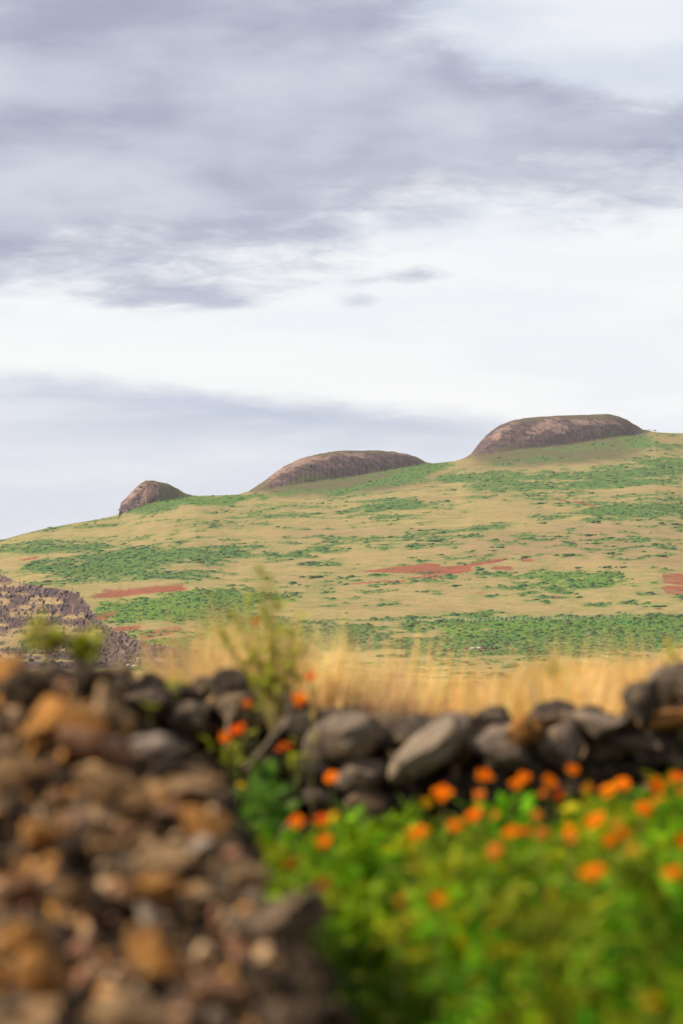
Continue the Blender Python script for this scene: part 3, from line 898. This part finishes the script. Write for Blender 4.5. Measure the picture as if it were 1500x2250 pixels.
# plants: mounds of leaves of different height and colour
NPL = 580
pd = np.sqrt(rng.uniform(4.7 ** 2, 11.75 ** 2, NPL))
xl = (np.interp(pd, [4.7, 5.3, 5.7, 6.2, 6.6, 7.0, 7.2, 7.6, 9, 11.8], [790, 745, 690, 640, 580, 540, 520, 500, 470, 560]) - 750) / F * pd
xr = 0.115 * pd + 0.35
pxx = xl + (xr - xl) * rng.random(NPL)
mound = (fbm(pxx * 4 + 9, pd * 3, 3) - 0.5)
ph = bed_top(pd) + mound * 0.22 + rng.normal(-.015, .06, NPL)
back_low = sstep(10.6, 11.8, pd)
ph -= 0.05 * back_low
ph -= 0.10 * sstep(8.6, 10.0, pd) * (1 - sstep(.10, .45, pxx))
ph -= 0.26 * (1 - sstep(0.08, 0.40, pxx - xl)) * (1 - sstep(7.4, 8.6, pd))
ph -= 0.20 * (1 - sstep(0.15, 0.50, pxx - xl)) * (1 - sstep(6.7, 7.9, pd))
ph -= 0.26 * np.exp(-((pxx - .53) / .09) ** 2 - ((pd - 6.5) / .35) ** 2)
tint_p = np.stack([0.45 + 0.75 * rng.random(NPL), 0.65 + 0.55 * rng.random(NPL), 1.0 + 3 * rng.random(NPL)], -1)
dryp = rng.random(NPL) < 0.06
tint_p[dryp] = np.array([1.5, .95, 2.0])
PER = 95
pid = np.repeat(np.arange(NPL), PER)
n = len(pid)
ang = rng.random(n) * 6.283
rad = np.abs(rng.normal(0, .042, n))
dep = rng.random(n) ** 1.3 * 0.32
T = np.stack([pxx[pid] + rad * np.cos(ang), pd[pid] + rad * np.sin(ang), ph[pid] - dep - rad * rad * 4.0], -1)
L = rng.uniform(.04, .09, n)
Wd = L * rng.uniform(.16, .34, n)
Rm = rot_zyx(ang - 1.57 + rng.normal(0, .8, n), rng.normal(.55, .5, n), rng.normal(0, .6, n)) * np.stack([Wd, L, L], -1)[:, None, :]
tint = tint_p[pid] * rng.uniform(.75, 1.25, n)[:, None]
bed = link('flower_bed_foliage', merged('flower_bed_foliage', lv, lf, Rm, T, M_bed, tint))
tag(bed, 'bright yellow green leaves filling the flower bed', None, None, 'stuff')


# ------------------------------------------------------------------ flowers
def tube(name, pts_, r0, r1, mat, seg=5):
    v, f = [], []
    pts_ = [Vector(p) for p in pts_]
    for i, p in enumerate(pts_):
        t_ = (pts_[min(i + 1, len(pts_) - 1)] - pts_[max(i - 1, 0)]).normalized()
        s1 = t_.orthogonal().normalized()
        s2 = t_.cross(s1)
        r_ = r0 + (r1 - r0) * i / (len(pts_) - 1)
        for k in range(seg):
            a = k / seg * 6.2832
            v.append(p + (s1 * math.cos(a) + s2 * math.sin(a)) * r_)
    for i in range(len(pts_) - 1):
        for k in range(seg):
            a, b = i * seg + k, i * seg + (k + 1) % seg
            f.append((a, b, b + seg, a + seg))
    return np_mesh(name, np.array([tuple(q_) for q_ in v]), np.array(f), mat, True)


def petal_mesh():
    rows = [(0.10, .06, 0), (.35, .20, .06), (.65, .33, .10), (.88, .30, .08), (1.0, .16, .03)]
    v, f = [], []
    for y, wd, z in rows:
        v += [(-wd, y, z + .05), (0, y, z), (wd, y, z + .05)]
    for i in range(len(rows) - 1):
        for j in range(2):
            a = i * 3 + j
            f.append((a, a + 1, a + 4, a + 3))
    return np_mesh('petal', np.array(v), np.array(f), M_petal, True)


PETAL = petal_mesh()
bm = bmesh.new()
bmesh.ops.create_icosphere(bm, subdivisions=2, radius=1.0)
for v in bm.verts:
    v.co *= 1 + .12 * math.sin(v.co.x * 19 + v.co.y * 23)
    v.co.z *= .6
CENTRE = bpy.data.meshes.new('flower_centre')
bm.to_mesh(CENTRE)
bm.free()
CENTRE.materials.append(M_centre)
LEAF = np_mesh('leaf', lv * np.array([.35, 1, 1]), lf, M_weed, True)
BLEAF = np_mesh('leaf', lv * np.array([.4, 1, 1]), lf, M_broad, True)

C_OR, C_RED, C_DIM, C_YEL, C_BRN = (1.0, 0.26, 0.004), (0.85, 0.12, 0.006), (0.75, 0.22, 0.03), (0.95, 0.62, 0.01), (0.55, 0.11, 0.01)


def bed_d(py):
    return float(np.interp(py, [1690, 1720, 1760, 1800, 1850, 1900, 1960, 2050, 2200], [11.4, 11.0, 10.6, 10.0, 9.3, 8.6, 7.6, 6.9, 5.8]))


def flower(px, py, wd, hr, color, label, d=None, petals=9):
    """hr: height of the bloom over its width, as seen; sets how far it faces the camera"""
    dk = min(0.55 / ((py - E) / F + 0.018), 11.5)
    d = (dk if py > 1695 and px > 600 else d) + random.uniform(-.1, .1)
    p = at(px, py, d)
    r_ = wd * d / F / 2 * random.uniform(.80, .96)
    zb_ = max(float(near_z(np.array(0.0), np.array(d))), p.z - 0.55)
    bx_, by_ = p.x + random.uniform(-.04, .04), d + random.uniform(0.0, .06)
    root = link('orange_flower' if color is not C_YEL else 'yellow_flower', None, None, (bx_, by_, zb_))
    tag(root, label, 'flower', 'blooms of the flower bed')
    q_ = p - Vector((bx_, by_, zb_))
    up = Vector((random.uniform(-.5, .5), -0.8 * hr, math.sqrt(max(0.05, 1 - min(hr, 1) ** 2)) + .1)).normalized()
    mid = q_ * .55 + Vector((random.uniform(-.015, .015), .01, .02))
    link('stem', tube('stem', [(0, 0, 0), mid, q_ - up * r_ * .25], .0022, .0016, M_stem), root)
    rq = up.to_track_quat('Z', 'Y')
    for ring, (cnt, sc_, tl) in enumerate(((petals, 1.0, .10), (petals - 2, .68, .5))):
        for k in range(cnt):
            o = link('petal', PETAL, root, q_ + up * r_ * .06 * ring)
            e_ = Euler((tl + random.uniform(-.3, .3), 0, k / cnt * 6.283 + random.uniform(-.12, .12) + ring * .35), 'XYZ')
            o.rotation_mode = 'QUATERNION'
            o.rotation_quaternion = rq @ e_.to_quaternion()
            s_ = r_ * sc_ * random.uniform(.7, 1.12)
            o.scale = (s_ * 1.05, s_, s_)
            o.color = (*[c * random.uniform(.9, 1.0) for c in color], 1)
    o = link('flower_centre', CENTRE, root, q_ + up * r_ * .12)
    o.rotation_mode = 'QUATERNION'
    o.rotation_quaternion = rq
    o.scale = (r_ * .2,) * 3
    for k in range(2):
        o = link('leaf', LEAF, root, q_ * random.uniform(.5, .85))
        o.rotation_euler = (random.uniform(.2, .8), random.uniform(-.4, .4), random.uniform(0, 6.28))
        o.scale = (random.uniform(.03, .05),) * 3
    return root


FL = [
    (657, 1537, 46, .85, C_OR, 'round orange flower alone against the dark wall, just right of the tall weed', 11.6),
    (543, 1548, 30, .8, C_DIM, 'small dim orange flower at the foot of the tall weed', 11.7),
    (563, 1367, 30, .9, C_DIM, 'faint orange bloom high up among the stems of the tall weed', 11.9),
    (683, 1487, 30, .8, C_RED, 'reddish faded bloom at the edge of the brown dry grass tuft', 11.9),
    (523, 1606, 44, .75, C_RED, 'red orange flower, the upper one of the pair below the tall weed', 11.3),
    (494, 1621, 36, .85, C_OR, 'orange flower, the lower one of the pair below the tall weed', 11.2),
    (625, 1646, 50, .4, C_BRN, 'dull dark red flower seen edge on against the dark wall', 11.4),
    (587, 1691, 36, .9, C_OR, 'small round orange flower just above the broad dark green leaves', 11.0),
    (728, 1708, 42, .75, C_OR, 'orange flower alone on a thin stem before the brown wall stones', 11.3),
    (528, 1726, 22, .8, C_YEL, 'tiny yellow bloom close beside the tumbled wall', 10.6),
    (653, 1806, 46, .8, C_OR, 'orange flower with raised red petals right of the broad dark green leaves', 10.2),
    (708, 1804, 48, .5, C_RED, 'red hearted orange flower seen from the side under the brown wall stones', 10.2),
    (734, 1793, 28, .9, C_YEL, 'yellow tipped bloom touching a red hearted orange flower', 10.15),
    (714, 1848, 38, .9, C_OR, 'plain round orange flower in leaves below a red hearted one', 9.4),
    (636, 1902, 52, .55, C_OR, 'orange flower seen from the side close by the tumbled wall', 8.6),
    (707, 1942, 42, .9, C_BRN, 'brownish orange flower sunk in the leaves, lowest one near the tumbled wall', 8.0),
    (963, 1976, 46, .85, C_OR, 'bright orange flower alone low in the middle of the bed', None),
    (880, 1978, 26, .8, C_BRN, 'small brown bloom hardly visible in the leaves low in the bed', None),
    (935, 1764, 30, 1.0, C_YEL, 'yellow bloom right under the pale tilted boulder of the wall', 11.0),
    (973, 1743, 58, .8, C_OR, 'large orange flower next to the yellow bloom under the pale boulder', 11.0),
    (1063, 1707, 52, .55, C_OR, 'wide flat orange flower against the black gap of the wall', 11.3),
    (1055, 1746, 36, .85, C_DIM, 'small orange flower hanging straight under a wide flat one', 11.0),
    (1000, 1817, 50, .8, C_OR, 'orange flower, front one of two touching left of the bed middle', 9.9),
    (1041, 1792, 46, .85, C_OR, 'orange flower, rear one of two touching left of the bed middle', 10.3),
    (1086, 1791, 30, .8, C_DIM, 'little dim orange bloom right of two touching flowers', 10.4),
    (922, 1829, 48, .6, C_OR, 'flat orange flower at the left of the bed, seen from the side', 9.6),
    (1132, 1724, 44, .8, C_OR, 'orange flower, lower half of a slanting pair before the wall', 11.0),
    (1150, 1708, 40, .8, C_OR, 'orange flower, upper half of a slanting pair before the wall', 11.1),
    (1122, 1830, 42, .75, C_OR, 'orange flower at the left end of a row of three', 9.7),
    (1150, 1827, 34, .75, C_RED, 'red orange flower in the middle of a row of three', 9.75),
    (1186, 1831, 40, .7, C_DIM, 'dim orange flower at the right end of a row of three', 9.8),
    (1085, 1872, 46, .7, C_DIM, 'orange flower tilted sideways in the leaves below a row of three', 9.1),
    (1178, 1792, 32, .9, C_DIM, 'small pale orange flower above a row of three', 10.3),
    (1205, 1719, 46, .9, C_OR, 'orange flower over a smaller redder one, right of the slanting pair', 11.0),
    (1227, 1748, 36, .85, C_RED, 'small red orange flower tucked under a bigger one', 10.7),
    (1192, 1745, 26, .9, C_DIM, 'small faded bloom left under a bigger orange flower', 10.7),
    (1254, 1692, 46, .75, C_OR, 'topmost orange flower of the bed, rising before the dark wall', 11.4),
    (1291, 1732, 34, 1.0, C_BRN, 'faded brownish flower under a green bud before the dark wall', 10.8),
    (1332, 1739, 50, .6, C_OR, 'orange flower, left of two that merge under a green tip', 10.9),
    (1366, 1726, 50, .75, C_OR, 'orange flower, right of two that merge under a green tip', 11.0),
    (1441, 1728, 50, .95, C_OR, 'orange flower at the top of the biggest cluster of three', 10.9),
    (1412, 1778, 54, .75, C_OR, 'orange flower at the lower left of the biggest cluster', 10.2),
    (1444, 1765, 48, .8, C_OR, 'orange flower at the lower right of the biggest cluster', 10.5),
    (1487, 1710, 40, .8, C_RED, 'red orange flower at the edge of the photo above the others there', 11.1),
    (1498, 1742, 40, .9, C_DIM, 'orange flower cut by the photo edge under a redder one', 10.7),
    (1308, 1804, 56, .6, C_OR, 'wide orange flower tilted up to the right below two merged ones', 10.0),
    (1250, 1825, 36, .8, C_OR, 'orange flower, upper one of two stacked left of a wide tilted one', 9.8),
    (1256, 1844, 36, .8, C_DIM, 'dim orange flower, lower one of two stacked', 9.5),
    (1337, 1847, 40, .9, C_OR, 'upright orange flower beside a dark reddish one', 9.5),
    (1367, 1831, 36, .9, C_RED, 'dark reddish orange flower beside an upright orange one', 9.7),
    (1352, 1811, 30, .7, C_DIM, 'faint orange bloom above a dark reddish one', 10.1),
    (1388, 1865, 30, .8, C_DIM, 'small dim orange flower sunk in leaves below a dark reddish one', 9.2),
    (1498, 1848, 40, .9, C_OR, 'orange flower half cut by the photo edge, in the middle of the bed', 9.4),
    (1303, 1917, 66, .65, C_OR, 'large wide orange flower alone over a dark hollow in the leaves', 8.4),
    (1478, 1920, 62, .75, C_OR, 'large orange flower low by the photo edge, tilted up', 8.3),
    (1205, 1964, 26, .7, C_BRN, 'small brown orange bloom in leaves low in the bed, over a dark hollow', None),
    (1430, 2198, 46, .8, C_YEL, 'yellow bloom lowest of all, near the bottom of the photo', 5.9),
]
for px, py, wd, hr, c, lab, d in FL:
    flower(px, py, wd, hr, c, lab, d)


# ------------------------------------------------------------------ weeds and dry grass
def weed(name, label, cat, base, tips, leaf_mesh, leaf_len, nl, mat_stem=None, group=None, r0=.004):
    root = link(name, None, None, base)
    tag(root, label, cat, group)
    for tp in tips:
        q_ = Vector(tp) - Vector(base)
        mid = q_ * .5 + Vector((random.uniform(-.02, .02), random.uniform(-.02, .02), .02))
        link('stem', tube('stem', [(0, 0, 0), mid, q_], r0, r0 * .45, mat_stem or M_stem), root)
        for k in range(nl):
            t_ = 1 - (k / max(nl, 1)) ** 1.1 * .72
            pos = mid.lerp(q_, (t_ - .5) * 2) if t_ > .5 else Vector((0, 0, 0)).lerp(mid, t_ * 2)
            o = link('leaf', leaf_mesh, root, pos)
            o.rotation_euler = (random.uniform(.1, 1.2), random.uniform(-.4, .4), random.uniform(0, 6.28))
            o.scale = (leaf_len * random.uniform(.6, 1.2),) * 3
    return root


tb = at(600, 1610, 11.75)
weed('tall_weed', 'tall yellow green weed rising over the dark wall, with bare dry stems at its foot', 'weed', tb,
     [at(590, 1285, 11.8), at(572, 1300, 11.75), at(610, 1300, 11.9), at(545, 1330, 11.8), at(650, 1355, 11.7), at(668, 1362, 11.75), at(628, 1340, 11.9), at(520, 1345, 11.8), at(560, 1400, 11.7), at(600, 1420, 11.7), at(580, 1360, 11.8), at(640, 1430, 11.8),
      at(615, 1390, 11.7), at(550, 1440, 11.8), at(490, 1330, 11.8), at(475, 1380, 11.7), at(600, 1270, 11.8), at(575, 1275, 11.8), at(690, 1400, 11.8), at(660, 1340, 11.8), at(500, 1420, 11.7), at(530, 1450, 11.7), at(700, 1450, 11.8), at(670, 1420, 11.7), at(625, 1460, 11.7), at(585, 1480, 11.6), at(645, 1385, 11.8), at(535, 1380, 11.8), at(605, 1330, 11.8)], LEAF, .058, 8, M_straw, None, .003)
weed('yellow_weed', 'pale yellow green weed above the tumbled wall, the one further from the tall weed', 'weed', at(108, 1470, 9.0), [at(88, 1368, 9.0), at(112, 1376, 9.0), at(132, 1396, 9.05), at(74, 1385, 9.0), at(98, 1400, 9.0), at(122, 1410, 9.0), at(60, 1420, 9.0), at(140, 1425, 9.0)], LEAF, .05, 12, M_straw, group='weeds over the tumbled wall', r0=.002)
weed('yellow_weed', 'brighter yellow weed growing behind the dark top of the tumbled wall', 'weed', at(185, 1500, 9.0), [at(165, 1412, 9.0), at(192, 1398, 9.05), at(214, 1410, 9.0), at(180, 1425, 9.0), at(206, 1440, 9.0), at(160, 1445, 9.0), at(196, 1440, 9.0), at(170, 1430, 9.0), at(188, 1420, 9.0)], LEAF, .055, 12, M_straw, group='weeds over the tumbled wall', r0=.002)
weed('green_weed', 'small dark green sprig at the top left end of the tumbled wall', 'weed', at(45, 1480, 8.8), [at(72, 1418, 8.8), at(40, 1424, 8.8), at(20, 1420, 8.8)], BLEAF, .03, 7, group='weeds over the tumbled wall', r0=.002)
weed('green_weed', 'tiny yellow green sprig on the dark wall left of the round black stone', 'weed', at(385, 1540, 11.6), [at(375, 1502, 11.6), at(395, 1500, 11.6), at(388, 1515, 11.6)], LEAF, .04, 5, r0=.002)
weed('green_weed', 'tiny faint sprig low on the dark wall above the white stone', 'weed', at(330, 1590, 9.5), [at(322, 1552, 9.5), at(340, 1555, 9.5)], LEAF, .03, 5, r0=.002)
weed('broad_leaf_plant', 'plant with broad dark green leaves growing at the end of the tumbled wall', 'plant', at(570, 1900, 10.4), [at(560, 1700, 10.4), at(590, 1705, 10.45), at(545, 1760, 10.4), at(600, 1760, 10.5), at(570, 1740, 10.3), at(530, 1800, 10.3), at(615, 1810, 10.3)], BLEAF, .10, 7)
weed('green_weed', 'small green weed with a yellow tip before the red flower pair on the wall', 'weed', at(520, 1720, 11.1), [at(505, 1640, 11.1), at(530, 1650, 11.1), at(465, 1638, 11.1), at(520, 1670, 11.1)], LEAF, .045, 6, r0=.002)
weed('green_weed', 'small green weed under the dull dark red flower on the wall', 'weed', at(650, 1730, 11.3), [at(655, 1660, 11.3), at(640, 1670, 11.3), at(668, 1680, 11.3)], LEAF, .045, 6, r0=.002)
weed('grass_weed', 'olive green weed standing in the golden grass at the right edge', 'weed', at(1475, 1520, 13.6), [at(1470, 1425, 13.6), at(1485, 1440, 13.6), at(1455, 1450, 13.6)], LEAF, .05, 8)
weed('grass_weed', 'small olive weed in the middle of the golden grass', 'weed', at(1207, 1530, 13.6), [at(1200, 1460, 13.6), at(1214, 1458, 13.6), at(1207, 1475, 13.6)], LEAF, .045, 6)
for lab, pts_ in (('pale bare dry stem leaning against the dark wall left of the flowers', [at(497, 1650, 11.5), at(500, 1590, 11.5), at(506, 1530, 11.6)]),
                  ('grey bare branch curving up under the tall weed', [at(540, 1690, 11.5), at(590, 1630, 11.5), at(625, 1590, 11.5), at(640, 1540, 11.6)])):
    root = link('dry_branch', None, None, pts_[0])
    tag(root, lab, 'branch')
    link('stem', tube('stem', [p - pts_[0] for p in pts_], .0055, .003, M_drystem), root)
    link('twig', tube('twig', [pts_[1] - pts_[0], pts_[1] - pts_[0] + Vector((.03, 0, .07))], .004, .002, M_drystem), root)


def grass_stand(name, label, n, px_lo, px_hi, d_lo, d_hi, top_fn, mat, lean=.12, wid=(.0025, .005), clump=1.0, head=True):
    """upright blades with drooping seed heads; top_fn(px) gives the row that most tips reach"""
    gv = []
    ys = [0, .4, .75, 1.0]
    ws = [1.0, .9, .7 if not head else 1.2, .15]
    for y, wd in zip(ys, ws):
        gv += [(-wd, y, -.16 * y * y), (wd, y, -.16 * y * y)]
    gf = np.array([(2 * i, 2 * i + 1, 2 * i + 3, 2 * i + 2) for i in range(3)])
    gv = np.array(gv)
    px = rng.uniform(px_lo, px_hi, n)
    d = rng.uniform(d_lo, d_hi, n)
    x = (px - 750) / F * d
    dens = fbm(x * 7 + 3, d * 2, 3)
    keep = rng.random(n) < np.clip((dens - .25) * 2.4 * clump, .08, 1)
    px, d, x = px[keep], d[keep], x[keep]
    m = len(px)
    gz_ = near_z(x, d)
    row = top_fn(px) + np.abs(rng.normal(0, 1, m)) * 40 + (fbm(x * 5, d, 2) - .5) * 80
    h = np.maximum(ZC + (E - row) / F * d - gz_, .06)
    az = rng.random(m) * 6.28
    Rm_ = rot_zyx(az, math.pi / 2 - np.abs(rng.normal(0, lean, m)), rng.normal(0, .2, m))
    Rm_ = Rm_ * np.stack([rng.uniform(*wid, m), h * 1.02, h], -1)[:, None, :]
    tint_ = np.stack([rng.uniform(.9, 1.1, m), rng.uniform(.85, 1.1, m), rng.uniform(.7, 1.2, m)], -1)
    o = link(name, merged(name, gv, gf, Rm_, np.stack([x, d, gz_ - .02], -1), mat, tint_))
    tag(o, label, None, None, 'stuff')


grass_stand('golden_grass', 'tall golden dry grass behind the stone wall', 11000, 960, 1800, 13.1, 17, lambda p: np.interp(p, [960, 1040, 1200, 1400, 1500], [1510, 1470, 1455, 1440, 1440]), M_grass, .12, (.003, .006))
grass_stand('golden_grass', 'shorter golden dry grass behind the middle of the wall', 1800, 830, 1010, 13.1, 17, lambda p: np.interp(p, [830, 1000], [1560, 1520]), M_grass)
grass_stand('golden_grass', 'thin dry stalks behind the tall weed', 1100, 380, 860, 12.95, 15, lambda p: np.interp(p, [380, 430, 520, 600, 700, 800, 860], [1440, 1400, 1395, 1410, 1440, 1430, 1460]), M_grass, .14, (.0025, .005), 1.0)
grass_stand('brown_grass', 'brown dry grass tuft on the wall top', 5000, 670, 900, 12.7, 13.4, lambda p: np.interp(p, [670, 720, 800, 860, 900], [1505, 1450, 1450, 1490, 1560]), M_tuft, .35, (.002, .004))
grass_stand('golden_grass', 'very tall single stalks over the golden grass', 800, 380, 1560, 13.2, 15, lambda p: np.interp(p, [380, 430, 500, 650, 900, 1000, 1300, 1500], [1330, 1310, 1300, 1330, 1370, 1410, 1375, 1385]), M_grass, .1, (.003, .005), 1.0)

grass_stand('golden_grass', 'loose tuft of straw stalks around the tall weed', 900, 380, 760, 12.8, 13.1, lambda p: np.interp(p, [380, 450, 560, 640, 760], [1430, 1345, 1335, 1360, 1440]), M_grass, .2, (.0025, .0045), 1.5)

# ------------------------------------------------------------------ far small things
def cow_mesh():
    me = bpy.data.meshes.new('cow')
    vs = [(0, 0, 1.05), (.45, 0, 1.1), (.85, 0, 1.12), (1.15, 0, 1.25), (1.5, 0, 1.2), (1.7, 0, 1.02), (-.5, 0, 1.1), (-.85, 0, 1.12), (-.98, 0, .6),
          (.8, .22, .75), (.8, .22, .38), (.8, .22, .05), (.8, -.22, .75), (.8, -.22, .38), (.8, -.22, .05),
          (-.72, .22, .8), (-.82, .22, .42), (-.76, .22, .05), (-.72, -.22, .8), (-.82, -.22, .42), (-.76, -.22, .05), (1.48, .2, 1.32), (1.48, -.2, 1.32)]
    es = [(0, 1), (1, 2), (2, 3), (3, 4), (4, 5), (0, 6), (6, 7), (7, 8), (2, 9), (9, 10), (10, 11), (2, 12), (12, 13), (13, 14), (7, 15), (15, 16), (16, 17), (7, 18), (18, 19), (19, 20), (4, 21), (4, 22)]
    rs = [.42, .40, .36, .22, .17, .10, .42, .34, .04, .14, .09, .08, .14, .09, .08, .16, .09, .08, .16, .09, .08, .05, .05]
    me.from_pydata(vs, es, [])
    o = link('cow_skin', me)
    sk = o.modifiers.new('skin', 'SKIN')
    for i, r_ in enumerate(rs):
        me.skin_vertices[0].data[i].radius = (r_, r_)
    me.skin_vertices[0].data[0].use_root = True
    o.modifiers.new('sub', 'SUBSURF').levels = 1
    dg = bpy.context.evaluated_depsgraph_get()
    out = bpy.data.meshes.new_from_object(o.evaluated_get(dg))
    out.name = 'cow'
    bpy.data.objects.remove(o)
    out.materials.clear()
    out.materials.append(M_hide)
    return out


COW = cow_mesh()
BLK, WHT, BRN = (.03, .027, .025), (.7, .66, .6), (.2, .08, .04)
for px, c, lab in ((974, BLK, 'far black cow at the left end of the herd, apart from the rest'), (988, BLK, 'far black cow second in the herd, beside another black one'), (1021, BRN, 'far brown cow standing behind the black and white pair'),
                   (1029, BLK, 'far black cow touching the larger white cow'), (1036, WHT, 'larger white cow in the far herd, below the hillside scrub'), (1042, BRN, 'far brown cow just right of the larger white cow'),
                   (1053, WHT, 'smaller white cow in the middle of the far herd'), (1062, BRN, 'far brown cow right of the smaller white cow'), (1069, BLK, 'far black cow between a brown cow and the herd end'),
                   (1078, BRN, 'far dark brown cow next to the last of the herd'), (1087, BLK, 'far black cow at the right end of the herd')):
    p = on_hill(px, 1433 - (px - 974) * .03, 1600)
    o = link('cow', COW, None, p)
    o.rotation_euler.z = random.choice([0, math.pi]) + random.uniform(-.5, .5)
    o.scale = (1.05,) * 3
    o.color = (*c, 1)
    tag(o, lab, 'cow', 'cattle grazing at the foot of the hill')

# fence across the lower slope
fp = [on_hill(px, 1368 - (px - 850) * .016, 1650) for px in np.concatenate([np.arange(850, 1010, 17), np.arange(1012, 1190, 9.5), np.arange(1200, 1385, 15)])]
fence = link('fence', None, None, fp[0])
tag(fence, 'long thin fence of pale posts crossing the green lower slope', 'fence')
bm = bmesh.new()
bmesh.ops.create_cone(bm, cap_ends=True, segments=6, radius1=.16, radius2=.12, depth=1.7)
POST = bpy.data.meshes.new('post')
bm.to_mesh(POST)
bm.free()
POST.materials.append(M_post)
for i, p in enumerate(fp):
    o = link('post', POST, fence, p - fp[0] + Vector((0, 0, .8)))
    o.scale = (1.0, 1.0, random.uniform(0.9, 1.6))
for h in (.7, 1.2):
    link('wire', tube('wire', [p - fp[0] + Vector((0, 0, h)) for p in fp], .02, .02, M_wire, 3), fence)

# trees on the skyline
for px, py, s_, lab in ((1427, 946, .6, 'tiny dark tree on the skyline right beside the largest dome'), (1440, 947, .85, 'larger tiny tree on the skyline right of the largest dome')):
    p = on_hill(px, py + 1.5, 2500)
    root = link('tree', None, None, p)
    tag(root, lab, 'tree')
    link('trunk', tube('trunk', [(0, 0, -.4), (.1, 0, 1.0 * s_), (.25, .1, 2.0 * s_)], .22, .12, M_bark), root)
    link('crown', clump_mesh('crown', 9, (1.1 * s_, 1.0 * s_), 1.1 * s_, M_scrub, .6), root, (0.2, 0, 1.9 * s_))
p = on_hill(331, 1056, 2500)
post = link('summit_post', POST, None, p + Vector((0, 0, .6)))
tag(post, 'thin post on top of the small cliff sided dome', 'post')
for px, py, s_, lab in ((284, 1464, 1.1, 'pale boulder on the dark shore, the left one of two'), (297, 1466, 1.3, 'pale boulder on the dark shore, the right one of two')):
    p = on_hill(px, py, 600)
    o = link('boulder', ROCKS[3], None, p + Vector((0, 0, .3)))
    o.scale = (s_ * .9, s_ * .7, s_ * .6)
    o.color = (.75, .7, .65, 1)
    tag(o, lab, 'boulder')

# ------------------------------------------------------------------ haze
bm = bmesh.new()
bmesh.ops.create_cube(bm, size=1.0)
HZ = bpy.data.meshes.new('haze')
bm.to_mesh(HZ)
bm.free()
haze = link('haze', HZ)
zmax = float(P_z.max()) + 12
haze.scale = (16200, 10900, zmax + 8)
haze.location = (0, 3400, (zmax - 8) / 2)
mh = bpy.data.materials.new('haze')
mh.use_nodes = True
mh.node_tree.nodes.clear()
th = NT(mh.node_tree)
vol = th.node('ShaderNodeVolumePrincipled', {'Color': (0.86, 0.92, 1.0), 'Density': 2.6e-5, 'Anisotropy': 0.0})
oh = th.node('ShaderNodeOutputMaterial')
th.l.new(vol.outputs[0], oh.inputs['Volume'])
HZ.materials.append(mh)
tag(haze, kind='stuff')
print('zmax', zmax, 'zmin', float(P_z.min()))
